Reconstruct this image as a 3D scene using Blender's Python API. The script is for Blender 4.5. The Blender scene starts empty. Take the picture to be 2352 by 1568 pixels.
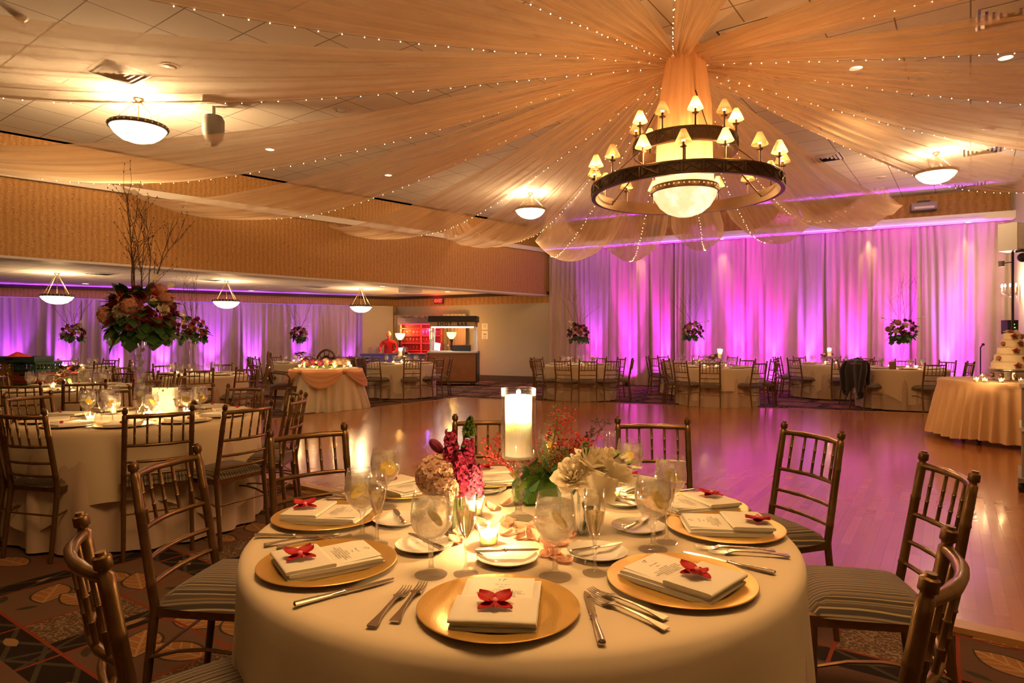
import bpy, math, random
from mathutils import Vector, Matrix
PI = math.pi
sin, cos = math.sin, math.cos
RND = random.Random(7)
SC = bpy.context.scene
COL = SC.collection

# ------------------------------------------------------------------ camera
F, HZ, CH = 1450.0, 779.0, 1.32
cd = bpy.data.cameras.new('camera')
cd.sensor_width = 36.0
cd.lens = F / 2352 * 36.0
cd.shift_y = (HZ - 784.0) / 2352.0
cd.clip_start = 0.05
cam = bpy.data.objects.new('camera', cd)
cam.location = (0, 0, CH)
cam.rotation_euler = (PI / 2, 0, 0)
COL.objects.link(cam)
SC.camera = cam
# ------------------------------------------------------------------ world, exposure
w = bpy.data.worlds.new('world')
SC.world = w
w.use_nodes = True
w.node_tree.nodes['Background'].inputs[0].default_value = (0.9, 0.45, 0.2, 1)
w.node_tree.nodes['Background'].inputs[1].default_value = 0.0
SC.view_settings.view_transform = 'Standard'
SC.view_settings.look = 'None'
SC.view_settings.gamma = 1.0
SC.view_settings.use_curve_mapping = False
SC.view_settings.exposure = 0.15
SC.cycles.max_bounces = 6
SC.cycles.diffuse_bounces = 2
SC.cycles.glossy_bounces = 2
SC.cycles.transmission_bounces = 5
SC.cycles.transparent_max_bounces = 14
SC.cycles.caustics_reflective = False
SC.cycles.caustics_refractive = False
SC.cycles.sample_clamp_indirect = 4.0
SC.cycles.use_denoising = True
SC.cycles.use_adaptive_sampling = True
SC.cycles.adaptive_threshold = 0.15
SC.cycles.adaptive_min_samples = 16

WARM = (1.0, 0.45, 0.12)
WARM2 = (1.0, 0.55, 0.20)
MAG = (0.82, 0.03, 0.95)
VIO = (0.38, 0.07, 1.0)


def lamp(kind, name, loc, energy, color, size=0.1, rot=None, target=None, spot=None, blend=0.6, parent=None, spread=None):
    d = bpy.data.lights.new(name, kind)
    d.energy = energy
    d.color = color
    if kind == 'AREA':
        d.size = size
        if spread:
            d.spread = spread
    else:
        d.shadow_soft_size = size
    if kind == 'SPOT':
        d.spot_size = spot
        d.spot_blend = blend
    o = bpy.data.objects.new(name, d)
    o.location = loc
    if target is not None:
        v = Vector(target) - Vector(loc)
        o.rotation_euler = v.to_track_quat('-Z', 'Y').to_euler()
    COL.objects.link(o)
    if parent is not None:
        o.parent = parent
    return o


# room plan ------------------------------------------------------------------
ZC, ZA, ZL, ZSB = 4.75, 2.78, 3.95, 2.64      # main ceiling, alcove ceiling, ledge bottom, bulkhead bottom


def FW(x):       # far wall line
    return 19.9 - 0.5 * x


def SF(x):       # bulkhead (soffit) face line
    return 18.2 + 0.97 * x


def AW(x):       # alcove back wall line
    return 21.9 + 0.54 * (x + 4.02)


C1 = Vector((11.27, 14.265))      # far right corner
RW = Vector((-0.5, -0.866))       # right wall direction toward the camera


def at(px, py, z):      # point of height z seen at a pixel
    y = (CH - z) * F / (py - HZ)
    return ((px - 1176) / F * y, y, z)


def on(px, y):
    return (px - 1176) / F * y


# general lights of the room: ceiling lamps over and behind the camera
lamp('AREA', 'ceiling_lamp_light', (0.1, 1.2, 4.5), 100, WARM2, 1.3, target=(0.1, 1.9, 0.7))
lamp('AREA', 'ceiling_lamp_light', (2.2, 1.0, 4.5), 26, WARM2, 1.2, target=(1.2, 2.4, 0.4))
lamp('AREA', 'ceiling_lamp_light', (-4.6, 3.0, 4.5), 16, WARM, 1.6, target=(-3.4, 3.6, 0.4))

# ------------------------------------------------------------------ node helpers
MATS = {}


def newmat(name):
    m = bpy.data.materials.new(name)
    m.use_nodes = True
    nt = m.node_tree
    nt.nodes.clear()
    out = nt.nodes.new('ShaderNodeOutputMaterial')
    MATS[name] = m
    return m, nt, out


class NT:
    """tiny helper to write node maths as expressions"""
    def __init__(s, nt):
        s.nt = nt

    def n(s, t, **kw):
        nd = s.nt.nodes.new(t)
        for k, v in kw.items():
            setattr(nd, k, v)
        return nd

    def put(s, sock, v):
        if isinstance(v, (int, float)):
            sock.default_value = v
        elif isinstance(v, (tuple, list)):
            sock.default_value = tuple(v) + ((1,) if len(v) == 3 and len(sock.default_value) == 4 else ())
        else:
            s.nt.links.new(v, sock)

    def m(s, op, a, b=0.0, c=0.0, clamp=False):
        nd = s.n('ShaderNodeMath', operation=op)
        nd.use_clamp = clamp
        s.put(nd.inputs[0], a)
        s.put(nd.inputs[1], b)
        s.put(nd.inputs[2], c)
        return nd.outputs[0]

    def mix(s, f, a, b, blend='MIX'):
        nd = s.n('ShaderNodeMix', data_type='RGBA', blend_type=blend)
        s.put(nd.inputs[0], f)
        s.put(nd.inputs[6], a)
        s.put(nd.inputs[7], b)
        return nd.outputs[2]

    def coord(s, kind='Object', rot=0.0, scale=(1, 1, 1), loc=(0, 0, 0)):
        tc = s.n('ShaderNodeTexCoord')
        mp = s.n('ShaderNodeMapping')
        mp.inputs['Rotation'].default_value = (0, 0, rot) if isinstance(rot, (int, float)) else rot
        mp.inputs['Scale'].default_value = scale
        mp.inputs['Location'].default_value = loc
        s.nt.links.new(tc.outputs[kind], mp.inputs[0])
        return mp.outputs[0]

    def noise(s, vec, scale, detail=2.0, rough=0.5, out=0):
        nd = s.n('ShaderNodeTexNoise')
        s.put(nd.inputs['Vector'], vec)
        nd.inputs['Scale'].default_value = scale
        nd.inputs['Detail'].default_value = detail
        nd.inputs['Roughness'].default_value = rough
        return nd.outputs[out]

    def ramp(s, f, stops):
        nd = s.n('ShaderNodeValToRGB')
        cr = nd.color_ramp
        while len(cr.elements) < len(stops):
            cr.elements.new(0.5)
        for e, (p, c) in zip(cr.elements, stops):
            e.position = p
            e.color = tuple(c) + (1,) if len(c) == 3 else c
        s.put(nd.inputs[0], f)
        return nd.outputs[0]

    def bump(s, h, strength=0.3, dist=0.01):
        nd = s.n('ShaderNodeBump')
        nd.inputs['Strength'].default_value = strength
        nd.inputs['Distance'].default_value = dist
        s.put(nd.inputs['Height'], h)
        return nd.outputs[0]

    def bsdf(s, color, rough=0.5, metal=0.0, **kw):
        nd = s.n('ShaderNodeBsdfPrincipled')
        s.put(nd.inputs['Base Color'], color)
        s.put(nd.inputs['Roughness'], rough)
        s.put(nd.inputs['Metallic'], metal)
        for k, v in kw.items():
            s.put(nd.inputs[k.replace('_', ' ')], v)
        return nd.outputs[0]

    def sh(s, kind, color=None, **kw):
        nd = s.n('ShaderNode' + kind)
        if color is not None:
            s.put(nd.inputs[0], color)
        for k, v in kw.items():
            s.put(nd.inputs[k.replace('_', ' ')], v)
        return nd.outputs[0]

    def mixsh(s, f, a, b):
        nd = s.n('ShaderNodeMixShader')
        s.put(nd.inputs[0], f)
        s.nt.links.new(a, nd.inputs[1])
        s.nt.links.new(b, nd.inputs[2])
        return nd.outputs[0]


def simple(name, color, rough=0.5, metal=0.0, var=0.0, vscale=20.0, bump=0.0, bscale=80.0, **kw):
    m, nt, out = newmat(name)
    N = NT(nt)
    c = color
    v = N.coord('Object')
    if var:
        dark = tuple(k * (1 - var) for k in color)
        c = N.mix(N.noise(v, vscale), dark, color)
    nr = {}
    if bump:
        nr['Normal'] = N.bump(N.noise(v, bscale, 3), bump, 0.004)
    nt.links.new(N.bsdf(c, rough, metal, **nr, **kw), out.inputs[0])
    return m


def emit(name, color, strength):
    m, nt, out = newmat(name)
    N = NT(nt)
    nt.links.new(N.sh('Emission', color, Strength=strength), out.inputs[0])
    return m


def cloth(name, color, trans=0.25, rough=0.85, bs=900, bstr=0.15, var=0.06):
    m, nt, out = newmat(name)
    N = NT(nt)
    v = N.coord('Object')
    c = N.mix(N.noise(v, 6, 3), tuple(k * (1 - var) for k in color), color)
    nb = N.bump(N.noise(v, bs, 2), bstr, 0.001)
    a = N.bsdf(c, rough, 0.0, Normal=nb, Sheen_Weight=0.15)
    if trans:
        t = N.sh('BsdfTranslucent', c)
        a = N.mixsh(trans, a, t)
    nt.links.new(a, out.inputs[0])
    return m


def thin_glass(name, tint=(0.97, 0.97, 0.97), ior=1.45, gloss_boost=1.0, rough=0.02):
    m, nt, out = newmat(name)
    N = NT(nt)
    lw = N.n('ShaderNodeLayerWeight')
    lw.inputs[0].default_value = 0.5
    f = N.m('MULTIPLY', N.m('MULTIPLY_ADD', N.m('POWER', lw.outputs[1], 4.0), 0.62, 0.04), gloss_boost, clamp=True)
    body = N.mixsh(f, N.sh('BsdfTransparent', tint), N.sh('BsdfGlossy', (1, 1, 1), Roughness=rough))
    e = N.m('MULTIPLY', N.m('POWER', lw.outputs[1], 5.0), 0.34)  # bright glass edge painted in as white at grazing angles
    edge_glint = N.mixsh(0.5, N.sh('BsdfDiffuse', tint), N.sh('BsdfTranslucent', tint))
    nt.links.new(N.mixsh(e, body, edge_glint), out.inputs[0])
    return m


def flora(name, color, trans=0.4, var=0.2, vscale=40):
    """petals: thin, so light comes through them"""
    m, nt, out = newmat(name)
    N = NT(nt)
    c = N.mix(N.noise(N.coord('Object'), vscale), tuple(k * (1 - var) for k in color), color)
    nt.links.new(N.mixsh(trans, N.bsdf(c, 0.6), N.sh('BsdfTranslucent', c)), out.inputs[0])
    return m


# ------------------------------------------------------------------ mesh helpers
class MB:
    def __init__(s):
        s.v = []
        s.f = []

    def add(s, vs, fs, M=None):
        b = len(s.v)
        if M is not None:
            vs = [tuple(M @ Vector(p)) for p in vs]
        s.v += [tuple(p) for p in vs]
        s.f += [tuple(b + i for i in f) for f in fs]
        return s

    def box(s, c, d, rot=0.0, M=None):
        cx, cy, cz = c
        x, y, z = d[0] / 2, d[1] / 2, d[2] / 2
        ca, sa = cos(rot), sin(rot)
        vs = []
        for dz in (-z, z):
            for dx, dy in ((-x, -y), (x, -y), (x, y), (-x, y)):
                vs.append((cx + dx * ca - dy * sa, cy + dx * sa + dy * ca, cz + dz))
        return s.add(vs, [(0, 3, 2, 1), (4, 5, 6, 7), (0, 1, 5, 4), (1, 2, 6, 5), (2, 3, 7, 6), (3, 0, 4, 7)], M)

    def lathe(s, prof, seg=24, c=(0, 0, 0), M=None, a0=0.0, a1=2 * PI, mod=None):
        full = abs(a1 - a0 - 2 * PI) < 1e-6
        n = seg if full else seg + 1
        vs, fs = [], []
        for i, (r, z) in enumerate(prof):
            for j in range(n):
                a = a0 + (a1 - a0) * j / seg
                rr, zz = (r, z) if mod is None else mod(r, z, a)
                vs.append((c[0] + rr * cos(a), c[1] + rr * sin(a), c[2] + zz))
        for i in range(len(prof) - 1):
            for j in range(seg):
                k = (j + 1) % n if full else j + 1
                fs.append((i * n + j, i * n + k, (i + 1) * n + k, (i + 1) * n + j))
        return s.add(vs, fs, M)

    def disc(s, r, z, seg=24, c=(0, 0, 0), up=True):
        vs = [(c[0] + r * cos(2 * PI * j / seg), c[1] + r * sin(2 * PI * j / seg), c[2] + z) for j in range(seg)]
        return s.add(vs, [tuple(range(seg)) if up else tuple(reversed(range(seg)))])

    def tube(s, pts, rad, seg=8, cap=True, M=None):
        pts = [Vector(p) for p in pts]
        if isinstance(rad, (int, float)):
            rad = [rad] * len(pts)
        vs, fs = [], []
        up = None
        for i, p in enumerate(pts):
            a = pts[max(i - 1, 0)]
            b = pts[min(i + 1, len(pts) - 1)]
            t = (b - a)
            t = t.normalized() if t.length > 1e-9 else Vector((0, 0, 1))
            if up is None:
                up = t.orthogonal().normalized()
            up = (up - t * up.dot(t))
            up = up.normalized() if up.length > 1e-6 else t.orthogonal().normalized()
            w_ = t.cross(up)
            for j in range(seg):
                an = 2 * PI * j / seg
                vs.append(p + (up * cos(an) + w_ * sin(an)) * rad[i])
        n = len(pts)
        for i in range(n - 1):
            for j in range(seg):
                k = (j + 1) % seg
                fs.append((i * seg + j, i * seg + k, (i + 1) * seg + k, (i + 1) * seg + j))
        if cap:
            fs.append(tuple(reversed(range(seg))))
            fs.append(tuple((n - 1) * seg + j for j in range(seg)))
        return s.add(vs, fs, M)

    def grid(s, fn, nu, nv, M=None, wrap=False):
        vs = [fn(i / nu, j / nv) for j in range(nv + 1) for i in range(nu + 1)]
        n = nu + 1
        fs = [(j * n + i, j * n + i + 1, (j + 1) * n + i + 1, (j + 1) * n + i) for j in range(nv) for i in range(nu)]
        return s.add(vs, fs, M)

    def ball(s, c, r, seg=10, rings=6, M=None, sq=(1, 1, 1)):
        vs = [(c[0], c[1], c[2] + r * sq[2])]
        for i in range(1, rings):
            th = PI * i / rings
            for j in range(seg):
                a = 2 * PI * j / seg
                vs.append((c[0] + r * sq[0] * sin(th) * cos(a), c[1] + r * sq[1] * sin(th) * sin(a), c[2] + r * sq[2] * cos(th)))
        vs.append((c[0], c[1], c[2] - r * sq[2]))
        fs = [(0, 1 + j, 1 + (j + 1) % seg) for j in range(seg)]
        for i in range(rings - 2):
            for j in range(seg):
                k = (j + 1) % seg
                fs.append((1 + i * seg + j, 1 + (i + 1) * seg + j, 1 + (i + 1) * seg + k, 1 + i * seg + k))
        L = len(vs) - 1
        b = 1 + (rings - 2) * seg
        fs += [(L, b + (j + 1) % seg, b + j) for j in range(seg)]
        return s.add(vs, fs, M)

    def prism(s, poly, z0, z1, M=None):
        n = len(poly)
        vs = [(p[0], p[1], z0) for p in poly] + [(p[0], p[1], z1) for p in poly]
        fs = [tuple(reversed(range(n))), tuple(range(n, 2 * n))]
        fs += [(i, (i + 1) % n, n + (i + 1) % n, n + i) for i in range(n)]
        return s.add(vs, fs, M)

    def mesh(s, name, mat, angle=38, solid=0.0):
        me = bpy.data.meshes.new(name)
        me.from_pydata(s.v, [], s.f)
        me.materials.append(MATS[mat] if isinstance(mat, str) else mat)
        me.polygons.foreach_set('use_smooth', [True] * len(me.polygons))
        me.update()
        if angle:
            me.set_sharp_from_angle(angle=math.radians(angle))
        return me

    def build(s, name, mat, parent=None, loc=(0, 0, 0), rot=(0, 0, 0), angle=38, solid=0.0):
        o = bpy.data.objects.new(name, s.mesh(name, mat, angle))
        COL.objects.link(o)
        o.location = loc
        o.rotation_euler = rot
        if parent is not None:
            o.parent = parent
        if solid:
            md = o.modifiers.new('solid', 'SOLIDIFY')
            md.thickness = solid
            md.offset = 0
        return o


def link(name, me, parent=None, loc=(0, 0, 0), rot=(0, 0, 0), scale=None):
    o = bpy.data.objects.new(name, me)
    COL.objects.link(o)
    o.location = loc
    o.rotation_euler = rot
    if scale:
        o.scale = scale
    if parent is not None:
        o.parent = parent
    return o


def tag(o, label=None, cat=None, group=None, kind=None):
    if label:
        o['label'] = label
    if cat:
        o['category'] = cat
    if group:
        o['group'] = group
    if kind:
        o['kind'] = kind
    return o


def thing(name, label, cat, loc=(0, 0, 0), rz=0.0, group=None):
    o = bpy.data.objects.new(name, None)
    COL.objects.link(o)
    o.location = loc
    o.rotation_euler = (0, 0, rz)
    o.empty_display_size = 0.1
    return tag(o, label, cat, group)


KIDS = {}


def dup(root, loc, rz, label, group=None, scale=None):
    r = root.copy()
    COL.objects.link(r)
    r.location = loc
    r.rotation_euler = (0, 0, rz)
    if scale:
        r.scale = (scale,) * 3
    r['label'] = label
    if group:
        r['group'] = group
    if root.name not in KIDS:
        KIDS[root.name] = [(c, list(c.children)) for c in root.children]
    for ch, gs in KIDS[root.name]:
        c = ch.copy()
        COL.objects.link(c)
        c.parent = r
        for g in gs:
            d = g.copy()
            COL.objects.link(d)
            d.parent = c
    return r


class Kind:
    """one kind of thing; the first placement uses the prototype itself, later ones copy it"""
    def __init__(s, root):
        s.root = root
        s.used = False

    def put(s, loc, rz, label, group=None):
        if not s.used:
            s.used = True
            s.root.location = loc
            s.root.rotation_euler = (0, 0, rz)
            tag(s.root, label, None, group)
            # remember children before any copy
            KIDS[s.root.name] = [(c, list(c.children)) for c in s.root.children]
            return s.root
        return dup(s.root, loc, rz, label, group)


def struct(name, mb, mat, angle=38, **kw):
    o = mb.build(name, mat, angle=angle, **kw)
    o['kind'] = 'structure'
    return o


# ------------------------------------------------------------------ materials
def m_wood():
    m, nt, out = newmat('dance_wood')
    N = NT(nt)
    v = N.coord('Object', rot=math.radians(34.5) - PI / 2 + PI)
    b = N.n('ShaderNodeTexBrick')
    b.offset = 0.37
    b.offset_frequency = 2
    N.put(b.inputs['Vector'], v)
    b.inputs['Scale'].default_value = 1.0
    b.inputs['Brick Width'].default_value = 0.75
    b.inputs['Row Height'].default_value = 0.062
    b.inputs['Mortar Size'].default_value = 0.0006
    b.inputs['Color1'].default_value = (0.0, 0.0, 0.0, 1)
    b.inputs['Color2'].default_value = (1, 1, 1, 1)
    b.inputs['Mortar'].default_value = (0.3, 0.3, 0.3, 1)
    base = N.ramp(b.outputs[0], [(0, (0.37, 0.13, 0.034)), (0.5, (0.42, 0.155, 0.042)), (1.0, (0.49, 0.20, 0.06))])
    gv = N.coord('Object', rot=math.radians(34.5) - PI / 2 + PI, scale=(2.0, 40, 1))
    g = N.noise(gv, 2.0, 4, 0.6)
    col = N.mix(N.m('MULTIPLY', g, 0.45), base, (0.26, 0.08, 0.02))
    col = N.mix(b.outputs[1], col, (0.22, 0.09, 0.03))
    rg = N.m('MULTIPLY_ADD', N.noise(gv, 1.0, 2), 0.10, 0.17)
    nb = N.bump(g, 0.03, 0.002)
    nt.links.new(N.bsdf(col, rg, 0.0, Normal=nb, Coat_Weight=0.35, Coat_Roughness=0.12), out.inputs[0])


def m_carpet():
    m, nt, out = newmat('carpet')
    N = NT(nt)
    RA = math.radians(34.5)
    CELL = 0.95
    v = N.coord('Object', rot=RA, scale=(1 / CELL, 1 / CELL, 1))
    sp = N.n('ShaderNodeSeparateXYZ')
    nt.links.new(v, sp.inputs[0])
    X, Y = sp.outputs[0], sp.outputs[1]
    row = N.m('FLOOR', Y)
    Xs = N.m('ADD', X, N.m('MULTIPLY', row, 0.37))
    fx = N.m('FRACT', Xs)
    fy = N.m('FRACT', Y)
    col_i = N.m('FLOOR', Xs)
    wn = N.n('ShaderNodeTexWhiteNoise', noise_dimensions='2D')
    cb = N.n('ShaderNodeCombineXYZ')
    N.put(cb.inputs[0], col_i)
    N.put(cb.inputs[1], row)
    nt.links.new(cb.outputs[0], wn.inputs[0])
    rnd = wn.outputs[0]
    band_h = N.m('LESS_THAN', fy, 0.17)
    band_v = N.m('LESS_THAN', fx, 0.15)
    ground = N.ramp(rnd, [(0.0, (0.20, 0.115, 0.075)), (0.45, (0.165, 0.085, 0.055)), (0.75, (0.24, 0.15, 0.095)), (1.0, (0.15, 0.10, 0.07))])

    def leaf(cx, cy, L, W, ang, fxx=None, fyy=None):
        a = N.m('SUBTRACT', fxx if fxx is not None else fx, cx)
        b = N.m('SUBTRACT', fyy if fyy is not None else fy, cy)
        ca, sa = cos(ang), sin(ang)
        u = N.m('ADD', N.m('MULTIPLY', a, ca), N.m('MULTIPLY', b, sa))
        t = N.m('SUBTRACT', N.m('MULTIPLY', b, ca), N.m('MULTIPLY', a, sa))
        u2 = N.m('DIVIDE', u, L)
        lim = N.m('MULTIPLY', N.m('SUBTRACT', 1.0, N.m('MULTIPLY', u2, u2)), W)
        at_ = N.m('ABSOLUTE', t)
        inside = N.m('LESS_THAN', at_, lim)
        rim = N.m('LESS_THAN', at_, N.m('ADD', lim, 0.012))
        # veins
        vein = N.m('LESS_THAN', N.m('FRACT', N.m('ADD', N.m('MULTIPLY', u, 16.0), N.m('MULTIPLY', at_, 16.0))), 0.16)
        mid = N.m('LESS_THAN', at_, 0.006)
        vv = N.m('MAXIMUM', vein, mid)
        return inside, rim, vv
    c = ground
    # scribble patches in one part of the cell
    nz = N.noise(N.coord('Object', rot=RA, scale=(1, 1, 1)), 34.0, 1.0)
    scr = N.m('LESS_THAN', N.m('ABSOLUTE', N.m('SUBTRACT', nz, 0.5)), 0.045)
    inpatch = N.m('MULTIPLY', N.m('MULTIPLY', N.m('GREATER_THAN', fx, 0.70), N.m('LESS_THAN', fy, 0.62)), N.m('GREATER_THAN', rnd, 0.25))
    c = N.mix(N.m('MULTIPLY', inpatch, scr), c, (0.36, 0.25, 0.16))
    c = N.mix(N.m('MULTIPLY', inpatch, N.m('SUBTRACT', 1.0, scr)), c, (0.14, 0.085, 0.05))
    for (cx, cy, L, W, ang) in ((0.34, 0.70, 0.15, 0.085, 0.5), (0.54, 0.78, 0.15, 0.08, -0.35), (0.33, 0.42, 0.14, 0.085, -0.6), (0.55, 0.48, 0.16, 0.075, 0.2)):
        i_, r_, v_ = leaf(cx, cy, L, W, ang)
        sel = N.m('LESS_THAN', rnd, 0.8)
        c = N.mix(N.m('MULTIPLY', r_, sel), c, (0.055, 0.05, 0.03))
        lc = N.mix(v_, (0.44, 0.21, 0.08), (0.60, 0.36, 0.17))
        c = N.mix(N.m('MULTIPLY', i_, sel), c, lc)
    # small dark leaves
    for (cx, cy, L, W, ang) in ((0.82, 0.84, 0.06, 0.022, 0.6), (0.22, 0.24, 0.055, 0.02, -0.4), (0.45, 0.27, 0.05, 0.02, 1.1)):
        i_, r_, v_ = leaf(cx, cy, L, W, ang)
        c = N.mix(i_, c, (0.06, 0.055, 0.035))
    # black bands with crossing lines and gold leaves
    band = N.m('MAXIMUM', band_h, band_v)
    c = N.mix(band, c, (0.016, 0.011, 0.009))
    f6 = N.m('FRACT', N.m('MULTIPLY', fx, 3.0))
    g6 = N.m('FRACT', N.m('MULTIPLY', fy, 3.0))
    for (frac, cross, bandm) in ((f6, fy, band_h), (g6, fx, band_v)):
        wdt = 0.17 if cross is fy else 0.15
        tt = N.m('DIVIDE', cross, wdt)
        d1 = N.m('LESS_THAN', N.m('ABSOLUTE', N.m('SUBTRACT', tt, frac)), 0.07)
        d2 = N.m('LESS_THAN', N.m('ABSOLUTE', N.m('SUBTRACT', N.m('SUBTRACT', 1.0, tt), frac)), 0.07)
        c = N.mix(N.m('MULTIPLY', N.m('MAXIMUM', d1, d2), bandm), c, (0.075, 0.07, 0.045))
        for off in (0.5,):
            a = N.m('DIVIDE', N.m('SUBTRACT', frac, off), 0.2)
            lim = N.m('MULTIPLY', N.m('SUBTRACT', 1.0, N.m('MULTIPLY', a, a)), 0.15)
            i_ = N.m('LESS_THAN', N.m('ABSOLUTE', N.m('SUBTRACT', tt, 0.5)), lim)
            sel = N.m('GREATER_THAN', N.m('SINE', N.m('ADD', N.m('MULTIPLY', Xs, 9.0), N.m('MULTIPLY', Y, 5.0))), -0.4)
            c = N.mix(N.m('MULTIPLY', N.m('MULTIPLY', i_, bandm), sel), c, (0.44, 0.27, 0.12))
    # thin red lines
    for (co, p) in ((fy, 0.172), (fx, 0.155), (fx, 0.69), (fy, 0.625)):
        ln = N.m('LESS_THAN', N.m('ABSOLUTE', N.m('SUBTRACT', co, p)), 0.008)
        c = N.mix(ln, c, (0.34, 0.06, 0.025))
    fuzz = N.noise(N.coord('Object'), 400.0, 2)
    c = N.mix(N.m('MULTIPLY_ADD', fuzz, 0.4, 0.22), c, (0.02, 0.010, 0.008))
    nb = N.bump(fuzz, 0.5, 0.004)
    nt.links.new(N.bsdf(c, 0.95, 0.0, Normal=nb, Specular_IOR_Level=0.15), out.inputs[0])


def m_tiles():
    m, nt, out = newmat('ceiling_tile')
    N = NT(nt)
    v = N.coord('Object', rot=math.radians(36), scale=(1, 1, 1))
    b = N.n('ShaderNodeTexBrick')
    b.offset = 0.0
    N.put(b.inputs['Vector'], v)
    b.inputs['Scale'].default_value = 1.0
    b.inputs['Brick Width'].default_value = 0.66
    b.inputs['Row Height'].default_value = 0.66
    b.inputs['Mortar Size'].default_value = 0.009
    b.inputs['Mortar Smooth'].default_value = 0.3
    b.inputs['Color1'].default_value = (0.76, 0.71, 0.64, 1)
    b.inputs['Color2'].default_value = (0.71, 0.66, 0.60, 1)
    b.inputs['Mortar'].default_value = (0.26, 0.22, 0.19, 1)
    nb = N.bump(b.outputs[1], -0.6, 0.01)
    nt.links.new(N.bsdf(b.outputs[0], 0.9, 0.0, Normal=nb), out.inputs[0])


def m_wallpaper():
    m, nt, out = newmat('wallpaper')
    N = NT(nt)
    v = N.coord('Object')
    sp = N.n('ShaderNodeSeparateXYZ')
    nt.links.new(v, sp.inputs[0])
    d = N.m('MULTIPLY', N.m('ADD', sp.outputs[0], N.m('MULTIPLY', sp.outputs[1], 0.62)), 19.0)
    wob = N.m('MULTIPLY', N.noise(v, 7.0, 2), 1.8)
    st = N.m('SINE', N.m('MULTIPLY', N.m('ADD', d, wob), PI))
    vo = N.n('ShaderNodeTexVoronoi')
    N.put(vo.inputs['Vector'], v)
    vo.inputs['Scale'].default_value = 13.0
    ring = N.m('SINE', N.m('MULTIPLY', vo.outputs[0], 26.0))
    f = N.m('MULTIPLY_ADD', N.m('ADD', N.m('MULTIPLY', ring, 0.6), N.m('MULTIPLY', st, 0.35)), 0.42, 0.5, clamp=True)
    c = N.mix(f, (0.30, 0.135, 0.035), (0.62, 0.35, 0.12))
    nt.links.new(N.bsdf(c, 0.7), out.inputs[0])


def m_drape(name, color, alpha, fold):
    """sheer fabric: see-through between its folds"""
    m, nt, out = newmat(name)
    N = NT(nt)
    uv = N.n('ShaderNodeUVMap')
    sp = N.n('ShaderNodeSeparateXYZ')
    nt.links.new(uv.outputs[0], sp.inputs[0])
    cbn = N.n('ShaderNodeCombineXYZ')
    N.put(cbn.inputs[0], N.m('MULTIPLY', sp.outputs[0], fold))
    N.put(cbn.inputs[1], N.m('MULTIPLY', sp.outputs[1], 2.2))
    nz = N.noise(cbn.outputs[0], 1.0, 3, 0.6)
    al = N.m('ADD', N.m('MULTIPLY', N.m('SUBTRACT', nz, 0.5), 1.1), alpha, clamp=True)
    lw = N.n('ShaderNodeLayerWeight')
    lw.inputs[0].default_value = 0.35
    al = N.m('ADD', al, N.m('MULTIPLY', lw.outputs[1], 0.35), clamp=True)
    s1 = N.mixsh(0.55, N.sh('BsdfDiffuse', color), N.sh('BsdfTranslucent', color))
    nt.links.new(N.mixsh(al, N.sh('BsdfTransparent', (1, 1, 1)), s1), out.inputs[0])
    return m


def m_stripes():
    m, nt, out = newmat('stripe_fabric')
    N = NT(nt)
    v = N.coord('Object')
    sp = N.n('ShaderNodeSeparateXYZ')
    nt.links.new(v, sp.inputs[0])
    x = N.m('ADD', sp.outputs[0], N.m('MULTIPLY', N.noise(v, 6.0, 1), 0.006))
    n1 = N.n('ShaderNodeTexNoise', noise_dimensions='1D')
    N.put(n1.inputs['W'], x)
    n1.inputs['Scale'].default_value = 42.0
    n1.inputs['Detail'].default_value = 1.0
    s_ = N.m('FRACT', N.m('MULTIPLY', x, 26.0))
    c = N.ramp(s_, [(0.0, (0.022, 0.016, 0.012)), (0.24, (0.028, 0.02, 0.014)), (0.27, (0.42, 0.33, 0.19)), (0.34, (0.42, 0.33, 0.19)), (0.37, (0.05, 0.035, 0.026)),
                    (0.55, (0.10, 0.055, 0.045)), (0.6, (0.03, 0.028, 0.016)), (0.72, (0.26, 0.20, 0.12)), (0.8, (0.04, 0.026, 0.02)), (0.90, (0.32, 0.23, 0.16)), (1.0, (0.022, 0.016, 0.012))])
    c = N.mix(N.m('MULTIPLY', n1.outputs[0], 0.4), c, (0.05, 0.035, 0.022))
    nb = N.bump(N.noise(v, 700, 2), 0.2, 0.002)
    nt.links.new(N.bsdf(c, 0.75, 0.0, Normal=nb, Sheen_Weight=0.3), out.inputs[0])


def m_gilt():
    m, nt, out = newmat('gilt')
    N = NT(nt)
    v = N.coord('Object')
    n_ = N.noise(v, 30, 3)
    c = N.mix(n_, (0.13, 0.07, 0.024), (0.25, 0.145, 0.055))
    nt.links.new(N.bsdf(c, 0.33, 0.75, Coat_Weight=0.25), out.inputs[0])


def m_charger():
    m, nt, out = newmat('gold_charger')
    N = NT(nt)
    v = N.coord('Object', scale=(1, 7, 1), rot=0.6)
    n_ = N.noise(v, 60, 3, 0.7)
    v2 = N.coord('Object')
    c = N.mix(N.noise(v2, 9, 2), (0.60, 0.36, 0.07), (0.80, 0.52, 0.15))
    nt.links.new(N.bsdf(c, 0.38, 0.68, Normal=N.bump(n_, 0.35, 0.0015)), out.inputs[0])


def m_marble_glass():
    m, nt, out = newmat('alabaster_glow')
    N = NT(nt)
    v = N.coord('Object')
    n_ = N.noise(v, 4.0, 5, 0.6)
    c = N.ramp(n_, [(0.0, (1.0, 0.42, 0.12)), (0.5, (1.0, 0.62, 0.30)), (0.66, (1.0, 0.80, 0.56))])
    nt.links.new(N.sh('Emission', c, Strength=1.35), out.inputs[0])


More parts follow.
